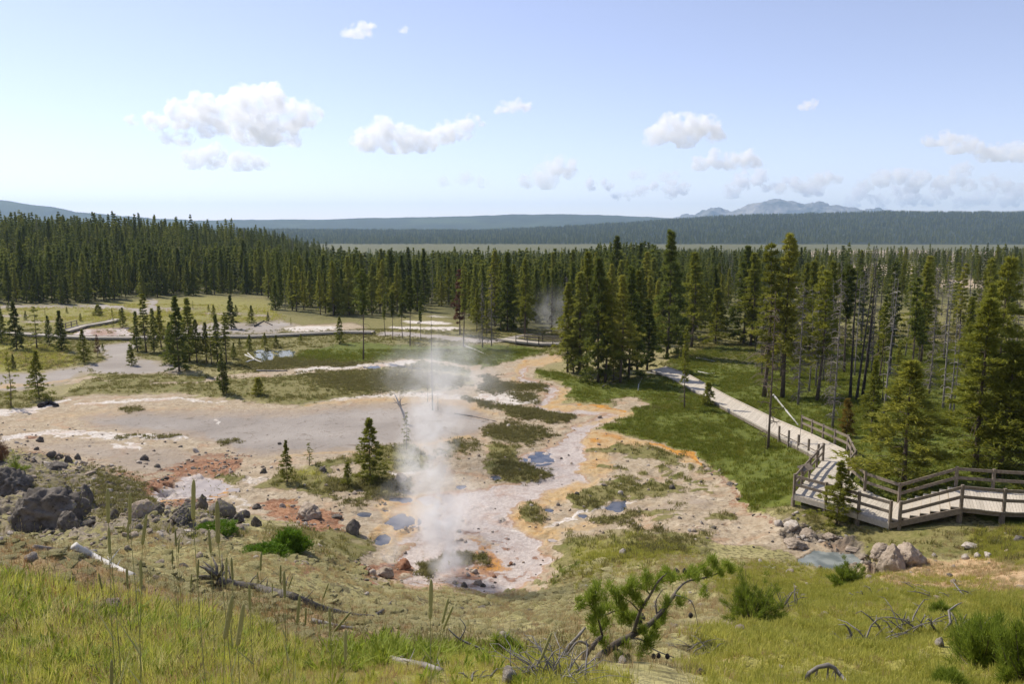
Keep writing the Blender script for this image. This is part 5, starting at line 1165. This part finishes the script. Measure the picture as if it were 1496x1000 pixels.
# ---------------------------------------------------------------- twisted pine in the foreground
M_NEAR = leaf_mat('fresh_pine_needles', (.18,.25,.025), (.34,.40,.055), None, .45, .1)
tp_ = empty('twisted_pine', (0, 0, 0)); DB = 5.2; b0 = PD(838,1010,4.9); tp_.location = (b0.x, b0.y, float(ground(b0.x, b0.y))); O = tp_.location
def near_path(pix, r0, r1, name, mat=None):
    pts_ = [PD(x, y, d)-O for x, y, d in pix]; fine = []
    for i in range(len(pts_)-1):
        a, b, c, d = pts_[max(i-1, 0)], pts_[i], pts_[i+1], pts_[min(i+2, len(pts_)-1)]
        for k in range(5):
            t = k/5; fine.append(.5*((2*b)+(c-a)*t+(2*a-5*b+4*c-d)*t*t+(3*b-a-3*c+d)*t**3))
    fine.append(pts_[-1]); n_ = len(fine); m = MB(); m.tube(fine, [(r0+(r1-r0)*i/(n_-1))*random.uniform(.85, 1.15) for i in range(n_)], 7); m.build(name, mat or M_PB, tp_, smooth=True)
M_PB = bark_mat('twisted_pine_bark', (.085,.07,.055), (.20,.17,.14))
g0 = (832,1030,4.85)
near_path([g0,(845,995,4.9),(872,966,5.0),(900,942,5.1),(925,928,5.2),(950,912,5.3),(972,888,5.4),(985,870,5.5)], .034, .013, 'trunk')
near_path([(850,990,4.9),(852,965,4.9),(870,940,4.95),(880,930,5.0)], .020, .012, 'bough'); near_path([(880,930,5.0),(872,900,5.0),(862,886,5.0),(850,884,5.0)], .009, .003, 'branch')
near_path([(868,950,4.95),(845,938,4.95),(825,960,4.9),(800,950,4.85),(770,945,4.8)], .010, .003, 'branch', M_OLD); near_path([(820,965,4.95),(832,945,5.0),(845,930,5.0),(855,918,5.05)], .016, .008, 'bough', M_OLD)
near_path([(925,928,5.2),(935,895,5.2),(950,870,5.2),(962,850,5.2),(975,838,5.2)], .013, .005, 'bough'); near_path([(942,905,5.3),(905,893,5.3),(880,900,5.3),(870,885,5.25)], .008, .003, 'branch')
near_path([(975,885,5.4),(990,862,5.6),(1005,850,5.8),(1030,845,6.0),(1058,835,6.2)], .012, .005, 'bough'); near_path([(960,900,5.35),(958,880,5.4),(968,862,5.5)], .008, .003, 'branch')
near_path([(910,935,5.15),(935,935,5.2),(955,950,5.2),(985,962,5.2)], .007, .003, 'branch', M_OLD); near_path([(895,945,5.1),(920,965,5.0),(930,985,5.0),(960,1000,5.0)], .010, .004, 'branch'); near_path([(985,870,5.5),(1010,880,5.5),(1020,915,5.5)], .006, .002, 'branch', M_OLD)
near_path([(862,880,5.0),(868,868,5.0),(872,860,5.0)], .005, .002, 'branch'); near_path([(950,870,5.2),(940,858,5.2),(930,850,5.2)], .005, .002, 'branch'); near_path([(935,895,5.2),(920,880,5.2),(905,872,5.2)], .006, .002, 'branch')
near_path([(850,990,4.9),(815,975,4.9),(790,965,4.85),(762,985,4.8)], .011, .003, 'branch', M_OLD); near_path([(725,985,4.8),(722,960,4.8),(700,948,4.8),(672,935,4.8),(655,920,4.8)], .014, .004, 'bough', M_OLD); near_path([(723,958,4.8),(735,950,4.8),(745,945,4.8)], .006, .003, 'branch'); near_path([(672,935,4.8),(680,918,4.8),(672,905,4.8)], .006, .002, 'branch', M_OLD)
CL = [(850,882,5),(862,872,5),(872,860,5),(866,880,5),(880,872,5),(880,898,5),(862,906,5),(868,918,5.1),(884,915,5.1),(882,935,5),(894,858,5.25),(898,868,5.2),(905,875,5.2),(912,885,5.2),(922,858,5.2),(930,850,5.2),(940,846,5.2),(948,852,5.2),(928,872,5.2),(938,880,5.2),(912,905,5.3),(905,895,5.3),(928,905,5.3),(940,920,5.2),(930,900,5.25),(952,926,5.3),(958,915,5.3),(965,908,5.4),(962,858,5.4),(968,846,5.3),(975,836,5.2),(982,845,5.4),(994,875,5.5),(1000,842,5.7),(1010,832,5.8),(1018,842,5.9),(1025,828,6),(1035,838,6),(1045,826,6.1),(1052,836,6.1),(1058,824,6.2),(1066,832,6.2),(1040,818,6.1),(1028,868,6),(912,944,5.1),(905,962,5),(938,952,5.2),(945,940,5.2),(950,936,5.2),(722,944,4.8),(730,938,4.8),(745,940,4.8),(735,950,4.8),(755,948,4.8),(640,965,4.8),(965,895,5.4),(975,880,5.4),(885,888,5.1),(872,895,5.0),(916,868,5.2)]
rsn = np.random.default_rng(4); tr_ = []
for (x, y, d) in CL:
    c = np.array(PD(x, y, d)-O); n_ = 5
    C = c+rsn.normal(0, .018, (n_, 3)); Dn = np.tile(np.array([[rsn.normal(0, .4), rsn.normal(0, .4), .8]]), (n_, 1)); tr_.append(needle_fan(rsn, C-Dn*.02, Dn, 40, .066, .0026, .012))
tag(obj('needles', soup_mesh('needles', np.concatenate(tr_), M_NEAR), tp_), kind='stuff')
cn = MB()
for (x, y, d) in ((1009,900,5.4),(955,960,5.2),(962,959,5.2),(975,960,5.2),(900,870,5.2),(935,910,5.3),(918,960,5.1),(1000,835,5.7)):
    c = PD(x, y, d)-O; m = MB(); m.tube([c+Vector((0, 0, .022)), c+Vector((0, 0, .012)), c, c-Vector((0, 0, .014)), c-Vector((0, 0, .022))], [.004, .014, .018, .013, .004], 7); m.build('cone', M_CHAR, tp_, smooth=True)
tag(tp_, 'twisted foreground pine with dark crooked trunk and bright needle tufts', 'tree')

# ---------------------------------------------------------------- pine shrubs
def shrub(px, py, w_, h_, label, seed, mat, ln=.10, wd=.006, nb=90, per=6, nn=26, jit=.25, name='pine_shrub', yb=None):
    p = P(px, py) if yb is None else Vector((*PD(px, py, yb).xy, float(ground(*PD(px, py, yb).xy)))); k = p.y/FPX; H = h_*k; rad = w_*k/2
    rs = np.random.default_rng(seed); soup = []; m = MB()
    for i in range(nb):
        az = rs.uniform(0, 6.28); el = rs.uniform(.05, 1.35); L = rs.uniform(.55, 1.05)
        tip = np.array([math.cos(az)*math.cos(el)*rad*L, math.sin(az)*math.cos(el)*rad*L, math.sin(el)*H*L*rs.uniform(.7, 1.1)]); st = np.array([rs.normal(0, .08)*rad, rs.normal(0, .08)*rad, 0])
        mid = st*.5+tip*.5+np.array([0, 0, -.06*H]); m.tube([st, mid, tip], [.012, .008, .002], 3, False)
        t = np.sqrt(rs.uniform(.15, 1.0, per))[:, None]; C = st+(tip-st)*t+rs.normal(0, .03*rad, (per, 3)); C[:, 2] = np.maximum(C[:, 2], .02); dd = tip/np.linalg.norm(tip)+np.array([0, 0, .5]); soup.append(needle_fan(rs, C, np.tile(dd, (per, 1)), nn, ln, wd*.7, ln*jit))
    root = empty(name, p); tag(m.build('stems', M_BARK, root), kind='stuff'); obj('foliage', soup_mesh('foliage', np.concatenate(soup), mat), root); tag(root, label, 'shrub'); return root
M_SHR = leaf_mat('shrub_needles', (.12,.17,.018), (.25,.31,.036), None, .5, .1)
shrub(1098,908,110,92,'large green pine shrub beside the twisted pine',1,M_SHR,.12,.006,90)
shrub(1240,858,70,46,'round dark green pine shrub under the grey blue spring',2,M_SHR,.14,.010,80)
shrub(1440,985,150,110,'broad green pine shrub filling the lower right corner',3,M_SHR,.10,.005,85)
shrub(1375,905,50,30,'low pine shrub above the small branch tangle',4,M_SHR,.10,.006,50)
shrub(1500,1005,120,150,'tall pine shrub at the bottom right edge',5,M_SHR,.09,.0045,60)
shrub(1385,1010,60,30,'low green shrub tip at the bottom edge right',6,M_SHR,.07,.004,50)
M_CUSH = leaf_mat('bright_cushion_leaves', (.10,.19,.012), (.16,.26,.02), None, .3, .1)
shrub(425,806,58,36,'bright green cushion bush with a dark shaded right side',7,M_CUSH,.12,.03,150,20,9,.5,'cushion_bush'); shrub(392,812,90,16,'flat bright green mat below the cushion bush',8,M_CUSH,.10,.03,130,18,9,.5,'cushion_bush'); shrub(318,778,70,14,'flat green mat between the dark boulders',9,M_CUSH,.10,.03,90,16,9,.5,'cushion_bush')
shrub(25,690,44,32,'small shrub with reddish twigs above the huge boulder',10,M_SHR,.14,.014,40,8,9,.5,'shrub'); shrub(4,675,24,40,'rusty bare shrub at the left edge',11,M_RED,.14,.014,40,8,9,.5,'shrub')

# ---------------------------------------------------------------- grass seed spikes close to the camera
M_SPIKE = leaf_mat('green_seed_head', (.25,.235,.08), (.34,.31,.12), None, .15, .3); M_STEM = leaf_mat('grass_stem', (.24,.24,.09), (.32,.31,.13), None, .3, .2)
SP_ = [(157,714,765),(190,721,767),(214,752,797,6),(187,763,791),(283,701,760),(317,732,795),(256,774,800),(262,789,809),(305,774,809,-3),(252,804,826),(159,771,811),(205,818,859),(290,818,844),(331,815,848),(338,815,848,-2),(382,807,835),(410,826,853),(415,835,875),(428,842,861,7),(376,836,852),(438,870,912,4),(481,888,923),(447,888,914),(364,855,892),(340,870,935,12),(356,883,945,9),(280,839,861),(185,831,861),(144,838,862,-5),(480,853,875,8),(398,852,868),(630,847,905),(655,875,912,9),(662,886,920,14),(505,920,966),(512,895,924,24),(806,925,966,16),(773,975,1000,14),(472,952,976,8),(602,955,970,3),(8,902,930,4),(38,984,1010,4),(100,960,993,18),(163,965,1010,0),(280,960,995,0),(342,975,1010,6),(395,955,980,4),(85,885,903,2),(118,910,925,0)]
spm = {}
for i, a in enumerate(SP_):
    px, ty, by = a[:3]; ln_ = by-ty; lean = a[3] if len(a) > 3 else random.uniform(-2, 2); d = min(max(.098*FPX/ln_, 2.0), 4.4)
    tpos, bpos = PD(px, ty, d), PD(px-lean, by, d); gx = bpos.x-(tpos.x-bpos.x)*.8+random.uniform(-.03, .03); gy = d+random.uniform(-.03, .03); base = Vector((gx, gy, float(ground(gx, gy))-.02))
    if base.z > bpos.z-.03: base.z = bpos.z-.25
    root = empty('grass_spike', base); m = MB(); h0, h1 = bpos-base, tpos-base; L = (h1-h0).length; r_ = L*.05
    m.tube([h0+(h1-h0)*t for t in (0, .04, .15, .3, .45, .6, .75, .88, .96, 1)], [r_*.35, r_*.85, r_*1.05, r_*.95, r_*1.08, r_*.98, r_*1.02, r_*.85, r_*.6, r_*.15], 9); bristle = needle_fan(np.random.default_rng(i), np.array([h0+(h1-h0)*t for t in np.linspace(.02, .98, 40)]), np.tile(np.array((h1-h0)/L)[None]*.5, (40, 1)), 5, r_*1.7, r_*.16)
    hd = m.build('seed_head', M_SPIKE, root, smooth=True); tag(obj('bristles', soup_mesh('bristles', bristle, M_SPIKE), hd), kind='stuff')
    m = MB(); m.tube([Vector((0, 0, 0)), h0*.5+Vector((random.uniform(-.01, .01), 0, 0)), h0*1.01], [.0013, .0012, .001], 5); m.build('stem', M_STEM, root)
    for k in range(1): m = MB(); s0 = h0*random.uniform(.2, .5); e = s0+Vector((random.uniform(-.12, .12), random.uniform(-.05, .05), random.uniform(.08, .18))); w_ = Vector((.003, .002, 0)); m.tri(s0-w_, s0+w_, e); m.build('blade', M_STEM, root)
    sz = 'long' if ln_ > 48 else 'short' if ln_ < 28 else 'mid length'
    tag(root, None, 'grass', 'grass seed spikes standing in the foreground'); root['_px'] = px; root['_sz'] = sz; spm[i] = root
order = sorted(spm.values(), key=lambda r_: r_['_px'])
ORD = lambda k: '%d%s' % (k, 'th' if 10 <= k % 100 <= 20 else {1: 'st', 2: 'nd', 3: 'rd'}.get(k % 10, 'th'))
for k, r_ in enumerate(order):
    r_['label'] = '%s green grass seed spike on a thin stem, %s from the left' % (r_['_sz'], ORD(k+1)); del r_['_px']; del r_['_sz']
# ---------------------------------------------------------------- grass, sedge, stones (stuff)
def grass_mat(name, c0, c1, c2, trans=.5):
    m = NT(name); ge = m.n('ShaderNodeNewGeometry'); oi = m.n('ShaderNodeObjectInfo'); c = m.mix(ge.outputs['Random Per Island'], c0, c1); c = m.mix(m.ramp(oi.outputs['Random'], .5, 1.0), c, c2); m.col(c); m.rough(.6)
    tr = m.n('ShaderNodeBsdfTranslucent'); m.l(c, tr.inputs[0]); mx = m.n('ShaderNodeMixShader'); mx.inputs[0].default_value = trans; m.l(m.b.outputs[0], mx.inputs[1]); m.l(tr.outputs[0], mx.inputs[2]); m.l(mx.outputs[0], m.out.inputs['Surface']); return m.m
def tuft(seed, mat, nbl, h, rad, w_, bend=.5):
    rs = np.random.default_rng(seed); m = MB()
    for i in range(nbl):
        a = rs.uniform(0, 6.28); r_ = rad*math.sqrt(rs.random()); b = Vector((r_*math.cos(a), r_*math.sin(a), -.02)); az = a+rs.normal(0, .9); L = h*rs.uniform(.5, 1.15); o = Vector((math.cos(az), math.sin(az), 0)); bd = bend*rs.uniform(.1, 1.1); sd = Vector((-o.y, o.x, 0))*w_*rs.uniform(.6, 1.3)
        p1 = b+o*L*bd*.3+Vector((0, 0, L*.55)); p2 = b+o*L*bd+Vector((0, 0, L*(1-.25*bd))); k = len(m.v); m.v += [tuple(b-sd), tuple(b+sd), tuple(p1+sd*.8), tuple(p1-sd*.8), tuple(p2)]; m.f += [(k, k+1, k+2, k+3), (k+3, k+2, k+4)]
    return proto('tuft', m.mesh('tuft', mat))
GA = np.zeros((NR, NC)); GA[:-1, :-1] = (np.diff(GU)[None, :]*GY[:-1, None])*np.diff(GY)[:, None]
GA[:, np.abs(GU) > .72] *= (GY[:, None] < 14); GA[:, np.abs(GU) > 1.1] = 0
def sample(weight, n):
    wgt = (GA*weight).ravel(); wgt = wgt/wgt.sum(); k = rng.choice(NR*NC, n, p=wgt); i, j = np.divmod(k, NC); i = np.minimum(i, NR-2); j = np.minimum(j, NC-2)
    y = GY[i]+rng.random(n)*(GY[i+1]-GY[i]); u = GU[j]+rng.random(n)*(GU[j+1]-GU[j]); x = u*y; return off_deck(np.c_[x, y, ground(x, y)])
def off_deck(a):
    bad = np.zeros(len(a), bool)
    for D_ in (D1, D2, D3, [D3[-1], D4[0]], D4):
        for A_, B_ in zip(D_[:-1], D_[1:]):
            c_ = (A_[0]+A_[1]+B_[0]+B_[1])/4; q = [(c_.x+(v.x-c_.x)*1.06, c_.y+(v.y-c_.y)*1.06) for v in (A_[0], A_[1], B_[1], B_[0])]
            bad |= inpoly(a[:, 0], a[:, 1], q)
    return a[~bad]
def sc3(n, lo, hi, fl=None):
    s = rng.uniform(lo, hi, n)[:, None]; return np.repeat(s, 3, 1)
patchy = lambda s, seed, lo=.42, hi=.58: sstep(lo, hi, fbm(X*s, Y*s, 3, seed))
G_LUSH = [tuft(i, grass_mat('lush_grass%d' % i, *c_), 34, .17, .07, .0026, .6) for i, c_ in enumerate((((.36,.36,.045), (.56,.54,.11), (.62,.54,.22)), ((.30,.33,.035), (.48,.49,.07), (.56,.50,.13))))]
G_LEAF = [tuft(10+i, grass_mat('leafy_herb', (.16,.22,.022), (.29,.35,.04), (.26,.28,.03)), 22, .14, .05, .008, .9) for i in range(2)]
G_DRY = [tuft(20+i, grass_mat('dry_grass%d' % i, *c_), 24, .12, .08, .0026, .6) for i, c_ in enumerate((((.42,.35,.17), (.58,.50,.28), (.36,.34,.12)), ((.36,.24,.12), (.46,.32,.16), (.44,.36,.18))))]
G_RED = [tuft(25+i, grass_mat('reddish_grass', (.26,.15,.07), (.40,.25,.12), (.42,.34,.15)), 26, .14, .08, .0026, .5) for i in range(2)]
G_MEAD = [tuft(30+i, grass_mat('meadow_grass_blades', (.105,.14,.014), (.19,.215,.026), (.24,.23,.035)), 26, .26, .22, .011, .7) for i in range(2)]
G_SEDGE = [tuft(40+i, grass_mat('sedge_blades', (.16,.15,.045), (.27,.24,.08), (.15,.16,.035)), 24, .24, .20, .014, .7) for i in range(2)]
G_MOSS = [tuft(50+i, grass_mat('brown_sedge_blades', (.13,.12,.04), (.22,.195,.07), (.17,.165,.05)), 24, .22, .20, .016, .8) for i in range(2)]
G_YEL = [tuft(60+i, grass_mat('yellow_grass_blades', (.34,.33,.055), (.50,.47,.10), (.30,.32,.05)), 30, .13, .10, .0042, .6) for i in range(2)]
wl = MK['ygreen']*(1-sstep(5.5, 9, Y))*(1-sstep(-.05, .22, GU[None, :]))*np.clip(1.4-Y/14, .3, 1)*(.5+patchy(.8, 89, .42, .58)); a = sample(wl, 16500); n = len(a)
scatter('foreground_grass', a, rotz(n, .12), np.minimum(.25+rng.gamma(1.6, .28, n), 1.35)[:, None]*np.ones((1, 3))*np.clip(a[:, 1:2]/6.0, .45, 1.0)*(1-.5*sstep(-.42, -.2, a[:, :1]/a[:, 1:2]))*np.c_[np.ones(n), np.ones(n), rng.uniform(.6, 1.25, n)], G_LUSH+G_LUSH[:1]+G_DRY+G_RED[:1], 'lush tall green grass in the lower left foreground', 'grass')
a = sample(MK['ygreen']*(Y < 9)*(GU[None, :] < .05)*(.15+patchy(1.3, 88, .48, .58)), 2400); n = len(a); scatter('leafy_herbs', a, rotz(n, .2), sc3(n, .4, 1.2)*np.clip(a[:, 1:2]/5, .5, 1), G_LEAF, 'leafy green herbs among the foreground grass', 'herbs')
a = sample((Y < 37)*(Y > 2)*(MK['rock'] < .5)*(.25+patchy(.5, 91))*np.clip(12/Y, .6, 1.6)*(1-.8*MK['crust'])*(1-.6*MK['ygreen']), 26000); n = len(a); scatter('dry_slope_grass', a, rotz(n, .2), sc3(n, .45, 1.1)*np.clip(a[:, 1:2]/12, .6, 1.6), G_DRY, 'dry tan grass sprinkled over the mossy slope', 'grass')
a = sample(MK['redgrass']*(Y < 30), 6500); n = len(a); scatter('reddish_grass', a, rotz(n, .2), sc3(n, .3, .85), G_RED, 'reddish dry grass belt on the left slope', 'grass')
a = sample(MK['ygreen']*(Y < 40)*(GU[None, :] > .02)*(.35+patchy(.6, 93))*np.clip(14/Y, .6, 2.5), 28000); n = len(a); scatter('yellow_slope_grass', a, rotz(n, .15), sc3(n, .5, 1.2)*np.clip(a[:, 1:2]/9, .5, 1.4), G_YEL, 'yellow green grass on the lower right slope', 'grass')
a = sample(MK['green']*(Y > 36)*(Y < 115)*(.35+patchy(.25, 95)), 34000); n = len(a); scatter('meadow_grass', a, rotz(n, .15), sc3(n, .6, 1.35), G_MEAD, 'bright green meadow grass beside the path and marsh', 'grass')
a = sample(np.clip(MK['olive']-.6*MK['moss'], 0, 1)*(Y > 30)*(Y < 140)*(.25+patchy(.5, 96)), 26000); n = len(a); scatter('sedge', a, rotz(n, .2), sc3(n, .5, 1.3), G_SEDGE, 'olive sedge on the islands and banks of the basin', 'sedge')
a = sample(MK['moss']*(Y > 37.5)*(Y < 125), 12000); n = len(a); scatter('brown_sedge', a, rotz(n, .25), sc3(n, .5, 1.3), G_MOSS, 'brown wet sedge along the channels', 'sedge')
a = sample(MK['ygreen']*(Y > 40)*(Y < 190)*(.1+patchy(.12, 98)), 9000); n = len(a); scatter('far_meadow_grass', a, rotz(n, .15), sc3(n, 1.6, 3.2), G_DRY+G_YEL, 'pale yellow green grass of the far left meadow', 'grass')
wst = (MK['rock']*1.5+.05*(Y < 36)*(Y > 4)+.5*MK['rust']+.08*MK['crust']*(1-MK['mud'])*(1-MK['wet'])*(Y < 70)+.01*MK['wet'])*(Y < 75)
a = sample(wst*(.15+patchy(.7, 97)), 3600); n = len(a); s = rng.gamma(1.6, .035, n)+.02; s = np.minimum(s, np.minimum(.3, .008*a[:, 1])); a[:, 2] += s*.25
scatter('loose_stones', a, rotz(n, .5), np.c_[s*rng.uniform(.8, 1.5, n), s, s*rng.uniform(.45, .9, n)], stone_ms, 'loose small stones strewn over the slope and crust', 'stones')

# mossy cushions on the slope
mc = NT('pale_moss_cushion'); oi_ = mc.n('ShaderNodeObjectInfo'); q1 = mc.noise(6, 5, .65); mc.col(mc.mix(oi_.outputs['Random'], mc.mix(mc.ramp(q1, .35, .65), (.19,.175,.06), (.34,.30,.13)), mc.mix(mc.ramp(q1, .35, .65), (.25,.225,.09), (.39,.345,.18)))); mc.bump(q1, .8, .1)
cus = []
for i in range(3): me = rock_mesh(40+i, 3, .1); me.materials.append(mc.m); cus.append(proto('cushion', me))
a = sample((Y > 7)*(Y < 38)*(1-MK['crust'])*(1-.85*MK['ygreen'])*(1-.7*MK['redgrass'])*(1-MK['rock'])*(1-sstep(.12, .28, GU[None, :]))*(.12+patchy(.35, 99, .45, .6))*np.clip(20/Y, .5, 2), 6500); n = len(a); s = rng.gamma(3, .032, n)+.04
s = np.minimum(s, .011*a[:, 1]); a[:, 2] -= s*.05
scatter('moss_cushions', a, rotz(n, .12), np.c_[s*rng.uniform(1.0, 1.8, n), s*rng.uniform(.8, 1.3, n), s*rng.uniform(.25, .5, n)], cus, 'pale grey green moss cushions covering the slope', 'moss')
def stalk(seed, mat):
    rs = np.random.default_rng(seed); m = MB()
    for i in range(5):
        b = Vector((*rs.normal(0, .05, 2), 0)); t = b+Vector((rs.normal(0, .07), rs.normal(0, .07), rs.uniform(.22, .40))); m.tube([b, (b+t)/2, t], [.0016, .0013, .0008], 3, False); d = (t-b).normalized()
        m.tube([t-d*.06, t-d*.03, t], [.001, .0055, .001], 4, False)
    return proto('stalk', m.mesh('stalk', mat))
G_STALK = [stalk(70+i, grass_mat('seed_stalks%d' % i, *c_)) for i, c_ in enumerate((((.40,.33,.17), (.52,.44,.25), (.34,.22,.12)), ((.28,.27,.09), (.38,.36,.14), (.45,.37,.2))))]
a = sample((1-sstep(9, 14, Y))*(Y > 2.8)*(1-sstep(.0, .3, GU[None, :]))*(.2+patchy(.6, 101)), 1500); n = len(a); scatter('seed_stalks', a, rotz(n, .15), sc3(n, .4, .8)*np.clip(a[:, 1:2]/6, .4, 1), G_STALK, 'thin tan grass stalks with small seed heads in the foreground', 'grass')
# ---------------------------------------------------------------- steam
def steam(name, loc, size, dens, label, ns=1.0, seed=0.0, column=True):
    m = bpy.data.materials.new(name+'_vapour'); m.use_nodes = True; t = m.node_tree; t.nodes.clear(); N = t.nodes.new; L = t.links.new
    tc = N('ShaderNodeTexCoord'); sep = N('ShaderNodeSeparateXYZ'); L(tc.outputs['Object'], sep.inputs[0])
    def M(op, a, b=0.0, clamp=False):
        q = N('ShaderNodeMath'); q.operation = op; q.use_clamp = clamp
        for i, v in enumerate((a, b)):
            if hasattr(v, 'links'): L(v, q.inputs[i])
            else: q.inputs[i].default_value = v
        return q.outputs[0]
    mp = N('ShaderNodeMapping'); mp.inputs['Scale'].default_value = (size[0], size[1], size[2]); mp.inputs['Location'].default_value = (seed, 0, 0); L(tc.outputs['Object'], mp.inputs[0])
    nz = N('ShaderNodeTexNoise'); nz.inputs['Scale'].default_value = ns; nz.inputs['Detail'].default_value = 5; nz.inputs['Roughness'].default_value = .6; nz.inputs['Distortion'].default_value = .6; L(mp.outputs[0], nz.inputs['Vector'])
    n2 = N('ShaderNodeTexNoise'); n2.inputs['Scale'].default_value = ns*.35; n2.inputs['Detail'].default_value = 2; L(mp.outputs[0], n2.inputs['Vector'])
    if column:      # x,y in -1..1, z in 0..1 ; the axis wanders with height
        ox = M('MULTIPLY', M('SINE', M('ADD', M('MULTIPLY', sep.outputs[2], 7.0), seed)), .22); dx = M('SUBTRACT', sep.outputs[0], ox)
        wid = M('ADD', .45, M('MULTIPLY', sep.outputs[2], .38)); r2 = M('ADD', M('MULTIPLY', dx, dx), M('MULTIPLY', sep.outputs[1], sep.outputs[1])); r = M('DIVIDE', M('SQRT', r2), wid)
        fz = M('MULTIPLY', M('SUBTRACT', 1.0, sep.outputs[2], True), M('MULTIPLY', sep.outputs[2], 14.0, True))
        fall = M('MULTIPLY', M('SUBTRACT', 1.0, r, True), fz)
    else:
        r2 = M('ADD', M('MULTIPLY', sep.outputs[0], sep.outputs[0]), M('ADD', M('MULTIPLY', sep.outputs[1], sep.outputs[1]), M('MULTIPLY', sep.outputs[2], sep.outputs[2]))); fall = M('SUBTRACT', 1.0, M('SQRT', r2), True)
    mr = N('ShaderNodeMapRange'); mr.inputs[1].default_value = .40; mr.inputs[2].default_value = .72; L(nz.outputs[0], mr.inputs[0])
    m3 = N('ShaderNodeMapRange'); m3.inputs[1].default_value = .35; m3.inputs[2].default_value = .65; m3.inputs[3].default_value = .35; L(n2.outputs[0], m3.inputs[0])
    d = M('MULTIPLY', M('MULTIPLY', M('MULTIPLY', fall, mr.outputs[0]), m3.outputs[0]), dens)
    v = N('ShaderNodeVolumePrincipled'); v.inputs['Color'].default_value = (1, 1, 1, 1); v.inputs['Anisotropy'].default_value = .25; L(d, v.inputs['Density'])
    oo_ = N('ShaderNodeOutputMaterial'); L(v.outputs[0], oo_.inputs['Volume'])
    b = MB()
    if column: b.tube([(0, 0, z) for z in np.linspace(0, 1, 12)], [1.0]*12, 20)
    else:
        bm = bmesh.new(); bmesh.ops.create_icosphere(bm, subdivisions=3, radius=1); b.v = [tuple(v_.co) for v_ in bm.verts]; b.f = [tuple(v_.index for v_ in f.verts) for f in bm.faces]; bm.free()
    o = b.build(name, m, None, loc); o.scale = size; return tag(o, label, 'steam', kind='stuff')
p = P(640, 842); steam('steam', p, (2.7, 2.4, 12.5), 7.5, 'white steam column rising from the main mud pot', 1.0, 1.3)
p = P(570, 838); steam('steam', p, (1.2, 1.0, 3.0), 4.0, 'small steam puff over the rust bank at left', 1.6, 4.0)
p = PD(650, 545, 62); steam('steam', p, (6.5, 4, 4.0), .55, 'broad drifting steam puff around the tall snag', .55, 7.0, False)
p = PD(640, 745, 45.5); steam('steam', p, (4.4, 3.0, 2.6), .9, 'thin steam veil over the pale pots', .8, 9.0, False)
p = PD(808, 470, 140); steam('steam', p, (8, 5, 7), .22, 'thin far steam wisp behind the channel', .35, 11.0, False)
